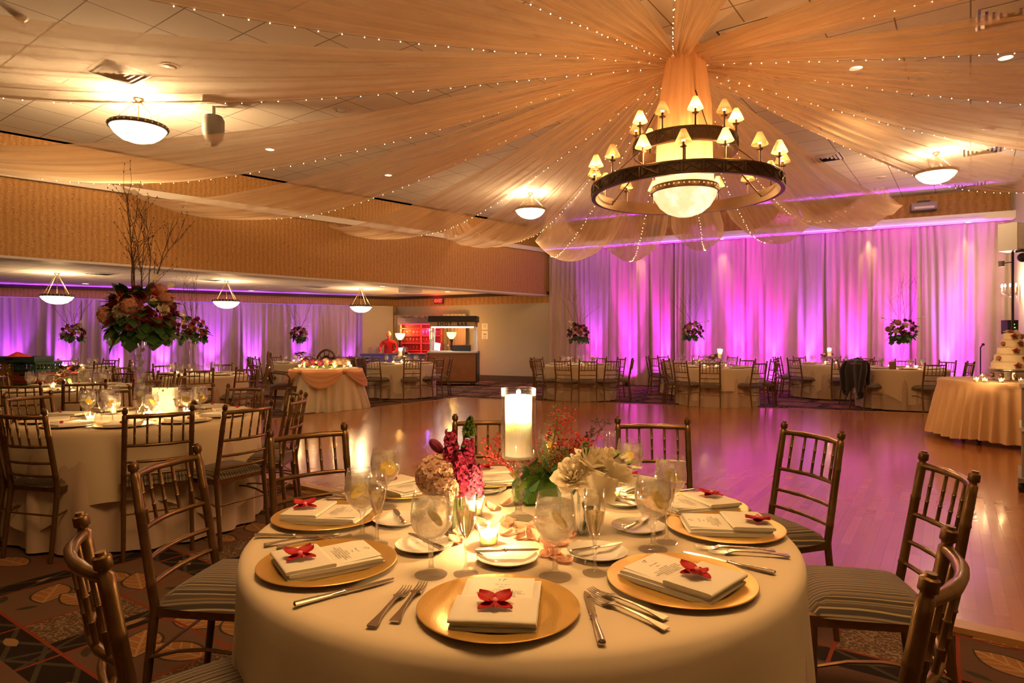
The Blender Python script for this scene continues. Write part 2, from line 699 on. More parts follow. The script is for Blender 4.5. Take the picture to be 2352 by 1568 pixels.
m_wood(); m_carpet(); m_tiles(); m_wallpaper(); m_stripes(); m_gilt(); m_charger(); m_marble_glass()
m_drape('sheer', (0.93, 0.70, 0.46), 0.37, 9.0)
m_drape('sheer_dense', (0.85, 0.68, 0.46), 0.85, 10.0)
simple('trim_wood', (0.50, 0.27, 0.09), 0.35, var=0.3, vscale=6)
simple('white_paint', (0.74, 0.68, 0.62), 0.6)
simple('beige_wall', (0.47, 0.42, 0.32), 0.8, var=0.06, vscale=3, bump=0.05)
simple('dark_trim', (0.07, 0.025, 0.015), 0.85)
emit('led_violet_dim', (0.45, 0.15, 1.0), 0.9)
simple('base_trim', (0.09, 0.06, 0.04), 0.5)
cloth('curtain', (0.56, 0.42, 0.32), 0.12, bs=300)
cloth('linen', (0.80, 0.67, 0.49), 0.10)
cloth('underlay', (0.62, 0.47, 0.37), 0.05)
cloth('napkin_cloth', (0.88, 0.83, 0.72), 0.12)
cloth('cake_skirt', (0.80, 0.54, 0.32), 0.1)
cloth('peach_organza', (0.80, 0.42, 0.22), 0.35)
simple('bronze', (0.085, 0.048, 0.026), 0.45, 0.6, var=0.3, vscale=12)
simple('bronze_dark', (0.035, 0.02, 0.012), 0.5, 0.4)
simple('brass', (0.55, 0.36, 0.14), 0.3, 1.0)
simple('silver', (0.62, 0.58, 0.53), 0.22, 1.0)
simple('porcelain', (0.82, 0.78, 0.70), 0.12, Coat_Weight=0.5)
simple('menu_card', (0.86, 0.82, 0.72), 0.7)
simple('ink', (0.10, 0.07, 0.05), 0.8)
simple('orchid', (0.46, 0.003, 0.012), 0.6)
simple('orchid_heart', (0.80, 0.22, 0.30), 0.5)
simple('leaf', (0.045, 0.12, 0.03), 0.45, var=0.5, vscale=30)
simple('leaf_light', (0.17, 0.28, 0.06), 0.5, var=0.5, vscale=40)
simple('stem_green', (0.16, 0.26, 0.06), 0.5)
flora('rose_cream', (0.95, 0.86, 0.66), .42, .08)
simple('rose_red', (0.20, 0.012, 0.018), 0.6, var=0.5, vscale=40)
simple('rose_wine', (0.30, 0.02, 0.09), 0.6, var=0.5, vscale=60)
simple('rose_coral', (0.62, 0.16, 0.09), 0.6, var=0.3, vscale=40)
simple('stock_magenta', (0.55, 0.03, 0.14), 0.6, var=0.5, vscale=90)
simple('stock_pink', (0.70, 0.13, 0.30), 0.6, var=0.3, vscale=90)
flora('hydrangea', (0.82, 0.40, 0.30), .35, .3, 50)
flora('hydrangea_pale', (0.95, 0.66, 0.50), .38, .2, 50)
simple('heather', (0.55, 0.06, 0.06), 0.6, var=0.4, vscale=80)
flora('petal', (0.92, 0.52, 0.36), .3, .2, 30)
simple('twig', (0.10, 0.055, 0.03), 0.8)
simple('lemon', (0.85, 0.60, 0.03), 0.45)
flora('white_petal', (0.9, 0.86, 0.68), .35, .1)
simple('black_plastic', (0.012, 0.012, 0.014), 0.45)
simple('rubber', (0.015, 0.013, 0.012), 0.6)
simple('white_plastic', (0.72, 0.70, 0.68), 0.45)
simple('grey_plastic', (0.25, 0.23, 0.21), 0.5)
thin_glass('glass', (0.985, 0.985, 0.985), 1.5, 1.9)
thin_glass('glass_far', (0.94, 0.93, 0.95), 1.7, 2.0, 0.05)
thin_glass('glass_green', (0.55, 0.75, 0.35), 1.5, 1.2)
thin_glass('acrylic', (0.95, 0.96, 0.96), 1.45, 1.0)


def m_real_glass():
    thin_glass('goblet_glass', (0.985, 0.985, 0.985), 1.45, 1.9)
    m, nt, out = newmat('crystal')
    N = NT(nt)
    nt.links.new(N.mixsh(.28, N.sh('BsdfTransparent', (.99, .99, .99)), N.sh('BsdfGlass', (1, 1, 1), Roughness=0.0, IOR=1.5)), out.inputs[0])
    m, nt, out = newmat('water')
    N = NT(nt)
    v = N.coord('Object')
    nb = N.bump(N.noise(v, 90, 2), 0.9, 0.01)
    a = N.sh('BsdfGlass', (0.97, 0.97, 0.95), Roughness=0.06, IOR=1.2, Normal=nb)
    t = N.sh('BsdfTransparent', (0.97, 0.97, 0.95))
    d = N.sh('BsdfTranslucent', (0.95, 0.9, 0.8))
    nt.links.new(N.mixsh(0.2, N.mixsh(0.22, t, a), d), out.inputs[0])
    m, nt, out = newmat('wine')
    N = NT(nt)
    a = N.sh('BsdfGlass', (0.98, 0.93, 0.78), Roughness=0.0, IOR=1.33)
    t = N.sh('BsdfTransparent', (0.98, 0.92, 0.78))
    nt.links.new(N.mixsh(0.5, t, a), out.inputs[0])
    simple('wax', (0.97, 0.92, 0.82), 0.45, Subsurface_Weight=1.0, Subsurface_Radius=(1.0, 0.8, 0.62), Subsurface_Scale=0.09)


m_real_glass()
emit('flame', (1.0, 0.62, 0.22), 60)
emit('votive_flame', (1.0, 0.6, 0.22), 45)
emit('bulb_glow', (1.0, 0.62, 0.28), 9)
emit('pendant_glow', (1.0, 0.80, 0.50), 5.5)
emit('shade_inner', (1.0, 0.72, 0.34), 4.0)
emit('downlight_glow', (1.0, 0.80, 0.48), 5)
emit('led_violet', (0.45, 0.12, 1.0), 6)
emit('led_red', (1.0, 0.02, 0.04), 6)
emit('exit_red', (1.0, 0.03, 0.02), 4.5)
emit('tube_white', (1.0, 0.93, 0.8), 5)
emit('screen_glow', (0.85, 0.9, 1.0), 2.5)
emit('globe_glow', (1.0, 0.55, 0.12), 7)
emit('sconce_glow', (1.0, 0.85, 0.6), 30)
emit('uplight_lens', (0.9, 0.25, 1.0), 12)
emit('green_led', (0.2, 1.0, 0.1), 3)

# ================================================================== STRUCTURE
XL = -16.5
ORD = 'first second third fourth fifth sixth seventh eighth ninth tenth eleventh twelfth'.split()


def wall_strip(mb, p, q, z0, z1, thick=0.1, side=1):
    """upright slab from p to q, its visible face on the line p-q, thickness going to the `side`"""
    p, q = Vector(p), Vector(q)
    d = (q - p).normalized()
    n = Vector((-d.y, d.x)) * thick * side
    poly = [tuple(p), tuple(q), tuple(q + n), tuple(p + n)]
    mb.prism(poly if side > 0 else poly[::-1], z0, z1)
    return mb


RWE = C1 + RW * 18.6          # right wall end
CA = Vector((-4.02, 21.9))    # alcove corner
AL = Vector((XL, AW(XL)))
BE = Vector((1.14, FW(1.14)))  # bulkhead end at far wall

# floor ---------------------------------------------------------------------
outline = [(XL - .3, -3.2), (RWE.x + .3, -3.2), (C1.x + .3, C1.y + .2), (CA.x, CA.y + .4), (XL - .3, AL.y + .3)]
struct('floor', MB().prism(outline, -0.12, 0.0), 'carpet')
dl_far, dl_near = (-1.19, 13.97), (-5.34, 8.17)
nr = (4.4, 1.26)
far_r = (10.6, 9.85)
dance = [dl_near, nr, (8.2, 4.5), far_r, dl_far]
fl = struct('floor_dance', MB().prism(dance, -0.02, 0.022), 'dance_wood')
fl['label'] = 'glossy oak strip dance floor reflecting the purple lights'
tm = MB()
wall_strip(tm, dl_near, nr, 0.001, 0.027, 0.10, -1)
wall_strip(tm, dl_far, dl_near, 0.001, 0.027, 0.07, -1)
wall_strip(tm, far_r, dl_far, 0.001, 0.027, 0.07, -1)
struct('trim_1', tm, 'trim_wood')

# walls ------------------------------------------------------------------------
mb = MB()
wall_strip(mb, CA, (C1.x + .2, FW(C1.x + .2)), 0.0, ZSB - 0.2, 0.15, 1)
wall_strip(mb, (-0.4, FW(-0.4)), (C1.x + .2, FW(C1.x + .2)), 2.44, 4.12, 0.15, 1)
struct('wall_far', mb, 'beige_wall')
mb = MB()
wall_strip(mb, (BE.x - .2, FW(BE.x - .2)), (C1.x + .2, FW(C1.x + .2)), 4.12, ZC, 0.15, 1)
wall_strip(mb, CA, BE, ZSB - 0.2, ZA, 0.15, 1)
struct('wall_far_paper', mb, 'wallpaper')
mb = MB()
wall_strip(mb, AL, CA, 0.0, 2.44, 0.15, 1)
struct('wall_alcove', mb, 'beige_wall')
struct('wall_alcove_paper', wall_strip(wall_strip(MB(), AL, CA, 2.44, ZA, 0.15, 1), AL + Vector((.03, -.06)), CA + Vector((.03, -.06)), 2.44, 2.48, 0.06, 1), 'wallpaper')
struct('wall_right', wall_strip(MB(), C1, RWE, 0, ZC, 0.15, 1), 'beige_wall')
struct('wall_left', wall_strip(MB(), (XL, -3.2), AL, 0, ZC, 0.15, 1), 'beige_wall')
struct('wall_back', wall_strip(MB(), (RWE.x, -3.0), (XL, -3.0), 0, ZC, 0.15, 1), 'beige_wall')
# main ceiling, alcove ceiling
mn = [(XL - .2, -3.2), (RWE.x + .3, -3.2), (C1.x + .2, C1.y + .2), (BE.x, BE.y + .2), (XL - .2, SF(XL) + .2)]
struct('ceiling', MB().prism(mn, ZC, ZC + 0.1), 'ceiling_tile')
al = [(XL - .2, SF(XL) + .3), (BE.x - .4, SF(BE.x - .4) + .3), (CA.x, CA.y + .2), (XL - .2, AL.y + .2)]
struct('ceiling_alcove', MB().prism(al, ZA, ZA + 0.06), 'ceiling_tile')
# bulkhead between the room and the alcove
BL = Vector((XL, SF(XL)))
struct('wall_bulkhead', wall_strip(wall_strip(MB(), BL, BE, ZSB + .04, ZL, 0.42, 1), BL + Vector((-.25, .25)), BE + Vector((-.25, .25)), 4.07, ZC, 0.3, 1), 'wallpaper')
mb = MB()
wall_strip(mb, BL, BE, ZSB, ZSB + .045, 0.45, 1)      # underside lining
wall_strip(mb, BL + Vector((.06, -.06)), BE + Vector((.06, -.06)), ZL, 4.07, 0.6, 1)
# ledge over the curtains of the far wall (plaster)
d = Vector((1, -0.5)).normalized()
n = Vector((d.y, -d.x))
L0 = Vector((BE.x + .1, FW(BE.x + .1)))
L1 = Vector((C1.x, FW(C1.x)))
wall_strip(mb, L0 + n * .62, L1 + n * .62, ZL + .03, 4.13, 0.62, 1)
struct('trim_2', mb, 'white_paint')
# little ledge box in the alcove ceiling, near the bar
x_, y_, _z = at(942, 662, ZA)
xb = on(942, 16.2)
struct('trim_3', MB().box((xb, 16.2, ZA - .13), (.46, .46, .26), math.radians(30)), 'white_paint')
# crown moulding in the alcove
mb = MB()
wall_strip(mb, AL + Vector((.05, -.1)), CA + Vector((.05, -.1)), 2.69, ZA, 0.1, 1)
wall_strip(mb, CA + Vector((-.05, -.1)), BE + Vector((-.05, -.1)), 2.69, ZA, 0.1, 1)
struct('trim_4', mb, 'dark_trim')
mb = MB()
wall_strip(mb, CA + n * .03, L0 + n * .03, 0.0, 0.17, 0.04, 1)
struct('baseboard_far', mb, 'base_trim')
# grey column between alcove curtain and bar
p0 = CA + Vector((-.75, -.42))
struct('wall_alcove_pier', MB().box((CA.x - .55, CA.y - .62, 1.22), (1.05, .35, 2.44), math.atan(.54)), 'beige_wall')

# ================================================================== CURTAINS
def curtain(name, p, q, z0, z1, label, mat='curtain', amp=0.075, waves=8.5, seed=1, group=None, gather=True):
    """pleated hanging: the fold depth and width wander along the rail"""
    r = random.Random(seed)
    p, q = Vector(p), Vector(q)
    L = (q - p).length
    d = (q - p) / L
    nn = Vector((d.y, -d.x))
    nu = int(L * 64)
    ph = [r.uniform(0, 6.28) for _ in range(6)]

    def fn(u, v):
        s = u * L
        z = z0 + (z1 - z0) * v
        a = s * waves * 2 * PI * 0.5 + 1.7 * sin(s * 1.3 + ph[0]) + 1.1 * sin(s * 3.1 + ph[1])
        f = sin(a) * amp * (0.62 + 0.38 * sin(s * 0.9 + ph[2]))
        b = sin(s * 2.6 + ph[3]) * 0.085 * (1 - v) ** 0.7 + sin(s * 5.3 + ph[4]) * 0.04 * (1 - v)
        top = sin(s * 46) * 0.018 * max(0, (v - 0.86) / 0.14)
        off = f * (1 - 0.5 * v) + b + top + .020 * sin(s * 38 + 3 * sin(s * 2.2 + ph[4]))
        sx = s + 0.035 * sin(s * 3.3 + ph[5]) * (1 - v)
        pt = p + d * sx + nn * off
        return (pt.x, pt.y, z)
    o = MB().grid(fn, nu, 12).build(name, mat, angle=None)
    tag(o, label, 'curtain', group)
    return o


# far wall: panels of about 1.9 m
names = []
span = (L1 - L0).length
npan = 6
desc = ['first drape panel beside the beige wall, bronze shadowed folds', 'second drape panel from the beige wall, washed in magenta uplight',
        'third drape panel from the beige wall, behind the candle tables', 'fourth drape panel, violet and magenta, above the pillar candle table',
        'fifth drape panel, behind the tall flowers nearest the cake', 'golden drape panel in the corner beside the cake']
for k in range(npan):
    a = L0 + (L1 - L0) * (k / npan) + n * .2
    b = L0 + (L1 - L0) * ((k + 1) / npan) + n * .2
    curtain('curtain', a, b, 0.02, ZL + .02, 'floor-length cream ' + desc[k], seed=10 + k, group='drapes on the far wall')
ad = (CA - AL).normalized()
an = Vector((ad.y, -ad.x))
A0 = Vector((-15.5, AW(-15.5)))
A1 = CA - ad * 1.0
adesc = ['leftmost alcove drape glowing violet by the crates', 'alcove drape behind the small tall vase on the left', 'alcove drape behind the giant flower vase',
         'alcove drape lit pink between the middle pendants', 'alcove drape behind the ornate oval chairs', 'tan alcove drape nearest the bar']
for k in range(6):
    a = A0 + (A1 - A0) * (k / 6) + an * .16
    b = A0 + (A1 - A0) * ((k + 1) / 6) + an * .16
    curtain('curtain', a, b, 0.02, 2.42, 'cream pleated ' + adesc[k], amp=0.045, seed=30 + k, group='drapes in the alcove')


# ================================================================== UPLIGHTS
def uplight_proto():
    t = thing('uplight', 'x', 'light')
    mb = MB().lathe([(0.0, 0.03), (0.07, 0.03), (0.075, 0.05), (0.075, 0.15), (0.066, 0.16), (0.066, 0.14), (0.0, 0.14)], 14)
    mb.build('housing', 'black_plastic', t)
    MB().disc(0.064, 0.143, 14).build('lens', 'uplight_lens', t)
    MB().box((0, 0, .015), (.16, .10, .03)).build('base', 'black_plastic', t)
    return Kind(t)


UP = uplight_proto()
POW = 1.0
ups = [1372, 1451, 1531, 1612, 1701, 1776, 1863, 1962, 2062, 2172, 2208]
for i, px in enumerate(ups):
    k = (px - 1176) / F
    y = 19.9 / (1 + .5 * k)
    x = k * y
    P = Vector((x, y)) + n * 0.46
    UP.put((P.x, P.y, 0), math.atan(-.5), 'black floor uplight under the far drapes, %s from the beige wall' % ORD[i], 'uplights at the far drapes')
    e = [190, 330, 330, 230, 430, 400, 330, 360, 380, 420, 160][i]
    lamp('SPOT', 'uplight_beam', (P.x, P.y, 0.17), e * 6.0, MAG if i % 3 else (0.38, 0.05, 1.0), 0.04, target=(P.x - n.x * .30, P.y - n.y * .30, 3.0), spot=math.radians(29), blend=.8)
    lamp('SPOT', 'uplight_beam', (P.x, P.y, 0.17), e * 1.1, MAG, 0.04, target=(P.x - n.x * .3, P.y - n.y * .3, 1.5), spot=math.radians(46), blend=.9)
    lamp('SPOT', 'uplight_beam', (P.x, P.y, 0.17), e * .22, (.85, .04, 1.0), 0.04, target=(P.x - n.x * .3, P.y - n.y * .3, .6), spot=math.radians(100), blend=1.0)
for i, px in enumerate([31, 145, 270, 372, 483, 577, 690, 798]):
    k = (px - 1176) / F
    # alcove line y = 21.9+.54(x+4.02)
    y = (21.9 + .54 * 4.02) / (1 - .54 * k)
    x = k * y
    P = Vector((x, y)) + an * 0.40
    UP.put((P.x, P.y, 0), math.atan(.54), 'black floor uplight under the alcove drapes, %s from the crates' % ORD[i], 'uplights at the alcove drapes')
    e = [230, 340, 250, 400, 340, 330, 230, 110][i]
    lamp('SPOT', 'uplight_beam', (P.x, P.y, 0.17), e * 2.4, (0.38, 0.05, 1.0), 0.04, target=(P.x - an.x * .25, P.y - an.y * .25, 1.6), spot=math.radians(46), blend=.9)
    lamp('SPOT', 'uplight_beam', (P.x, P.y, 0.17), e * .16, (0.55, 0.1, 1.0), 0.04, target=(P.x - an.x * .25, P.y - an.y * .25, .5), spot=math.radians(100), blend=1.0)
# LED strips on the ledges
def ledstrip(name, p, q, z, label, seg=1):
    o = wall_strip(MB(), p, q, z, z + 0.014, 0.02, 1).build(name, 'led_violet')
    tag(o, label, 'light')
    return o


ledstrip('led_strip', L0 + n * .67, L1 + n * .67 - d * .6, ZL + .01, 'thin violet light strip along the ledge over the far drapes')
for k in range(4):      # light that the strip throws down the cloth
    a = L0 + (L1 - L0) * ((k + .5) / 4) + n * .40
    lamp('AREA', 'led_strip_light', (a.x, a.y, ZL - .02), 5, (0.35, 0.12, 1.0), 2.6, target=(a.x - n.x * .1, a.y - n.y * .1, 1.0))
for k in range(4):
    a = A0 + (A1 - A0) * ((k + .5) / 4) + an * .5
    lamp('AREA', 'led_strip_light', (a.x, a.y, 2.40), 6, (0.32, 0.14, 1.0), 2.2, target=(a.x - an.x * .25, a.y - an.y * .25, 1.0))
ledstrip('led_strip', A0 + an * .235, A1 + an * .235, 2.425, 'thin violet light strip along the top of the alcove drapes').data.materials[0] = MATS['led_violet_dim']
# warm accent spots in the far ledge
for i, px in enumerate([1475, 1663, 1995, 2217]):
    k = (px - 1176) / F
    y = 19.9 / (1 + .5 * k)
    x = k * y
    P = Vector((x, y)) + n * 0.36
    o = MB().lathe([(0.0, 0), (0.05, 0.0)], 14).build('lens', 'tube_white')
    t = thing('spotlight', 'small warm recessed spotlight in the ledge over the far drapes, %s from the bulkhead' % ORD[i], 'light', (P.x, P.y, ZL + .025), 0, 'spotlights in the far ledge')
    o.parent = t
    MB().lathe([(0.05, -.001), (0.07, -.004), (0.07, .004)], 14).build('rim', 'white_paint', t)
    lamp('SPOT', 'ledge_spot_light', (P.x, P.y, ZL - .01), 60, (1, .60, .25), 0.03, target=(P.x - n.x * .2, P.y - n.y * .2, 2.2), spot=math.radians(46), blend=1.0)

# ================================================================== CHAIRS
def chair_parts(detail=True):
    """gilt bamboo-style chair; seat centre at the origin, front towards +y"""
    P = []
    H = .915
    # rear legs run on into the back posts
    def post(sx):
        x0, x1 = sx * .185, sx * .178
        pts, rad = [], []
        zs = [0, .02, .12, .25, .43, .50, .505, .515, .60, .74, .745, .755, .84]
        for z in zs:
            t = z / H
            y = -.20 - .03 * (1 - min(z, .43) / .43) * 1.6 - max(0, z - .43) * .17
            pts.append((x0 + (x1 - x0) * t, y, z))
            bump = .0022 if z in (.505, .745) else 0
            rad.append(.0125 + .003 * min(1, z / .43) + bump)
        # finial
        def py(z):
            return -.20 - max(0, z - .43) * .17
        for z, r in ((.868, .0155), (.872, .0115), (.880, .0115), (.884, .017), (.905, .0165), (.908, .0105), (.915, .0100)):
            pts.append((x1, py(z), z))
            rad.append(r)
        return MB().tube(pts, rad, 10)

    def by(z):
        return -.20 - max(0, z - .43) * .17

    def fleg(sx):
        pts = [(sx * .195, .185, 0), (sx * .195, .187, .02), (sx * .193, .187, .14), (sx * .193, .187, .147), (sx * .193, .187, .155), (sx * .190, .187, .30), (sx * .19, .187, .43)]
        return MB().tube(pts, [.011, .012, .0135, .0155, .0135, .014, .015], 9)

    def rail(z, r, bow):
        pts = []
        rad = []
        N_ = 10
        for i in range(N_ + 1):
            u = -1 + 2 * i / N_
            pts.append((u * .178, by(z) - bow * (1 - u * u), z))
            rad.append(r * (1.18 if i in (3, 7) else 1.0))
        return MB().tube(pts, rad, 8, cap=False)
    for sx in (-1, 1):
        P.append(('leg', post(sx).mesh('leg', 'gilt', 55)))
    for sx in (-1, 1):
        P.append(('leg', fleg(sx).mesh('leg', 'gilt', 55)))
    # seat frame (trapezoid) and cushion
    fr = MB()
    outer = [(-.19, -.20), (.19, -.20), (.205, .20), (-.205, .20)]
    fr.prism(outer, .405, .44)
    P.append(('seat_frame', fr.mesh('seat_frame', 'gilt', 55)))

    def cush(u, v):
        a, b = u * 2 - 1, v * 2 - 1
        # superellipse disc to square
        k = .205 + .008 * b
        x = a * k
        y = b * .205
        e = max(abs(a), abs(b))
        h = .058 * (1 - e ** 5) * (1 - .2 * (a * a + b * b) / 2)
        if e > .97:
            h = -.006
        r = 1 - .06 * (abs(a) * abs(b)) ** 3
        return (x * r, y * r - .005, .44 + max(h, -.006))
    P.append(('cushion', MB().grid(cush, 14, 14).mesh('cushion', 'stripe_fabric', 60)))
    if detail:
        P.append(('top_rail', rail(.862, .0125, .040).mesh('top_rail', 'gilt', 55)))
        for z, bow, r in ((.685, .036, .0095), (.585, .03, .0085), (.505, .022, .0085)):
            P.append(('cross_rail', rail(z, r, bow).mesh('cross_rail', 'gilt', 55)))
        for i in range(5):
            u = (i - 2) / 2.75
            b0, b1 = .036 * (1 - u * u), .040 * (1 - u * u)
            pts, rad = [], []
            for t in (0, .3, .32, .34, .62, .64, .66, 1):
                z = .688 + (.858 - .688) * t
                pts.append((u * .178, by(z) - (b0 + (b1 - b0) * t), z))
                rad.append(.0085 if t in (.32, .64) else .0062)
            P.append(('spindle', MB().tube(pts, rad, 7, cap=False).mesh('spindle', 'gilt', 55)))
    else:
        m_ = rail(.862, .0125, .040)
        for z, bow, r in ((.685, .036, .0095), (.585, .03, .0085), (.505, .022, .0085)):
            q = rail(z, r, bow)
            m_.add(q.v, q.f)
        for i in range(5):
            u = (i - 2) / 2.75
            m_.tube([(u * .178, by(z) - .038 * (1 - u * u), z) for z in (.688, .858)], .0065, 5, cap=False)
        P.append(('backrest', m_.mesh('backrest', 'gilt', 55)))
    # stretchers
    st = []
    for sx in (-1, 1):
        st.append([(sx * .19, -.215 + (.4) * t, .27 + .035 * (1 - (2 * t - 1) ** 2)) for t in (0, .25, .5, .75, 1)])
    st.append([(-.193 + .386 * t, .187, .26 + .05 * (1 - (2 * t - 1) ** 2)) for t in (0, .25, .5, .75, 1)])
    st.append([(-.19 + .38 * t, -.215, .27) for t in (0, .5, 1)])
    if detail:
        for q in st:
            P.append(('stretcher', MB().tube(q, .0062, 6, cap=False).mesh('stretcher', 'gilt', 55)))
    else:
        m_ = MB()
        for q in st:
            m_.tube(q, .0065, 5, cap=False)
        P.append(('stretcher', m_.mesh('stretcher', 'gilt', 55)))
    return P


def proto(name, cat, parts):
    """parts: (name, mesh) or (name, mesh, [(sub, mesh)...])"""
    t = thing(name, 'x', cat)
    for p in parts:
        o = link(p[0], p[1], t)
        for q in (p[2] if len(p) > 2 else ()):
            link(q[0], q[1], o)
    return Kind(t)


CH_NEAR = proto('banquet_chair', 'chair', chair_parts(True))
CH_FAR = proto('banquet_chair', 'chair', chair_parts(False))
PLACED = []


def chair(x, y, ang, label, group, near=False):
    """ang: direction (radians, from +x) that the seat front points to"""
    z = 0.0
    k = CH_NEAR if near else CH_FAR
    o = k.put((x, y, z), ang - PI / 2, label, group)
    PLACED.append((x, y))
    return o


def chair_top(tx, ty, dx, dy, label, group, near=True):
    a = math.atan2(dy, dx)
    chair(tx + .27 * cos(a), ty + .27 * sin(a), a, label, group, near)


CLOCK = 'three two one twelve eleven ten nine eight seven six five four'.split()


def clock(a):
    """a: angle from +x, seen from above with the far side at twelve"""
    h = int(round((a % (2 * PI)) / (2 * PI) * 12)) % 12
    return CLOCK[h] + " o'clock"


TAKEN = {}


def uclock(key, a, what='chair'):
    h = int(round((a % (2 * PI)) / (2 * PI) * 12)) % 12
    st = TAKEN.setdefault((key, what), set())
    for d_ in (0, 1, -1, 2, -2, 3, -3, 4, -4, 5, -5, 6):
        if (h + d_) % 12 not in st:
            h = (h + d_) % 12
            break
    st.add(h)
    return CLOCK[h] + " o'clock"


# ================================================================== TABLES
def drape_cloth(R, H, drop, folds, seed, amp=0.05, square=0.0, sr=0.02):
    """round tabletop with cloth hanging `drop` below it; `square` lengthens four corners"""
    r_ = random.Random(seed)
    ph = [r_.uniform(0, 6.28) for _ in range(5)]
    prof = [(0.001, 0), (R * .35, 0), (R * .7, 0), (R - .03, 0), (R - .008, -.004), (R + .004, -.016), (R + .008, -.04)]
    nn_ = 9
    for i in range(1, nn_ + 1):
        prof.append((R + .008, -.04 - (drop - .04) * i / nn_))

    def mod(r, z, a):
        if z > -.03:
            if r > R * .5:
                z = z + .0008 * sin(a * 9 + ph[0])
            return r, z
        k = min(1.0, (-z - .03) / .36)
        dr = drop
        zz = z
        if square:
            q = 1 + square * max(0, cos(2 * (a - ph[4])) ** 2 * 2 - 1) ** 1.0 if False else 1 + square * (abs(cos(2 * (a - ph[4]))) ** 3 - .35)
            zz = z * q
            zz = max(zz, -(H - .004))
        f = sin(a * folds + 1.6 * sin(a * 3 + ph[0]) + ph[1]) * .65 + .35 * sin(a * folds * 1.63 + ph[2]) + .25 * sin(a * 5 + ph[3])
        rr = r + amp * k * (f * .85 + .32)
        return rr, zz
    return MB().lathe(prof, 150, (0, 0, H), mod=mod)


def table_body():
    top = MB().lathe([(0, 0), (.74, 0), (.745, .006), (.745, .019), (.74, .025), (0, .025)], 40, (0, 0, .728))
    parts = [('tabletop', top.mesh('tabletop', 'trim_wood'))]
    for k in range(4):
        a = PI / 4 + k * PI / 2
        parts.append(('leg', MB().tube([(.4 * cos(a), .4 * sin(a), 0), (.4 * cos(a), .4 * sin(a), .726)], .014, 8).mesh('leg', 'bronze_dark')))
    return proto('banquet_table', 'table', parts)


TABLE = table_body()
CLOTH_A = drape_cloth(.760, .758, .74, 17, 4, .046).mesh('tablecloth', 'underlay', 60)
CLOTH_B = [drape_cloth(.775, .762, .50, 9, 5 + i, .034, square=.42).mesh('tablecloth', 'linen', 60) for i in range(3)]
T = {}
TDEF = [
    # key, x, y, description, overlay seed/rotation
    ('main', .025, 1.90, 'the nearest table', 0, .3),
    ('vase', -2.67, 4.60, 'the table under the giant flower vase', 1, 1.15),
    ('crate', -5.05, 7.2, 'the flower-topped table beside the crates', 2, .5),
    ('left', -5.03, 10.0, 'the tall-vase table left of the ornate chairs', 0, .8),
    ('violet', -8.67, 12.5, 'the farthest left table at the violet drapes', 1, .1),
    ('oval', -5.1, 15.2, 'the table behind the sweetheart table', 2, .9),
    ('shot', -2.56, 14.6, 'the candle table before the shot bar', 0, .2),
    ('mag', 1.51, 14.0, 'the vase table nearest the beige wall', 1, .7),
    ('candle', 4.15, 12.75, 'the pillar candle table beyond the dance floor', 2, .45),
    ('behind', 4.42, 15.3, 'the half-hidden vase table at the magenta drapes', 0, .2),
    ('jacket', 7.24, 14.4, 'the candle table behind the black jacket', 1, .6),
    ('cake', 7.53, 12.2, 'the tall-vase table nearest the cake', 2, 1.0),
]
for key, x, y, desc_, ov, rot in TDEF:
    T[key] = (Vector((x, y)), desc_)
    TABLE.put((x, y, 0), rot, 'round banquet table under the linen of ' + desc_, 'round banquet tables')
    o = link('tablecloth', CLOTH_B[ov], None, (x, y, 0), (0, 0, rot))
    tag(o, 'ivory linen overlay with hanging corners on ' + desc_, 'tablecloth', 'ivory linen overlays')
    o = link('table_skirt', CLOTH_A, None, (x, y, 0), (0, 0, rot + 1))
    tag(o, 'rosy beige floor-length underskirt of ' + desc_, 'tablecloth', 'floor-length underskirts')

# chairs round the nearest table
G = 'gilt chairs round the nearest table'
chair_top(.73, 3.28, -.1, -1, 'gilt bamboo chair facing the camera behind the white roses', G)
chair_top(1.39, 2.95, -.955, -.296, 'gilt bamboo chair beyond the right rim of the nearest table, dance floor behind', G)
chair_top(1.45, 2.12, -.98, .2, 'gilt bamboo chair with wide striped seat at the right of the nearest table', G)
chair_top(.83, 1.24, -.77, .63, 'gilt bamboo chair seen edge-on from behind in the lower right corner', G)
chair_top(-1.235, 2.28, 1, -.1, 'gilt bamboo chair angled at the left rim of the nearest table', G)
chair_top(-.89, 1.35, .77, .64, 'gilt bamboo chair seen edge-on from behind in the lower left corner', G)
chair_top(-.95, 2.96, .64, -.77, 'gilt bamboo chair beyond the upper left rim of the nearest table', G)
chair_top(-.13, 3.42, .05, -1, 'gilt bamboo chair facing the camera behind the red flowers', G)
chair_top(.02, .66, -.3, .95, 'gilt bamboo chair at the front of the nearest table, only its finial showing', G)
# chairs round the giant-vase table
c0, dsc = T['vase']
G = 'gilt chairs round the giant vase table'
for (tx, ty, what) in ((-2.14, 3.83, 'square-on from behind before the glowing bag'), (-1.71, 4.09, 'at the right rim near side'),
                       (-1.58, 4.66, 'right side, by the dance floor'), (-1.80, 5.2, 'far right side, by the dance floor'),
                       (-2.42, 5.72, 'behind the right half of the table'), (-2.95, 5.82, 'behind the glowing bag'),
                       (-2.90, 3.74, 'lower left, seat pulled out'), (-3.30, 3.95, 'at the left picture edge'),
                       (-3.72, 4.87, 'at the left, far side, half hidden'), (-3.5, 5.45, 'behind the left half of the table')):
    dx, dy = c0.x - tx, c0.y - ty
    chair_top(tx, ty, dx, dy, 'gilt bamboo chair at the giant vase table, ' + what, G)


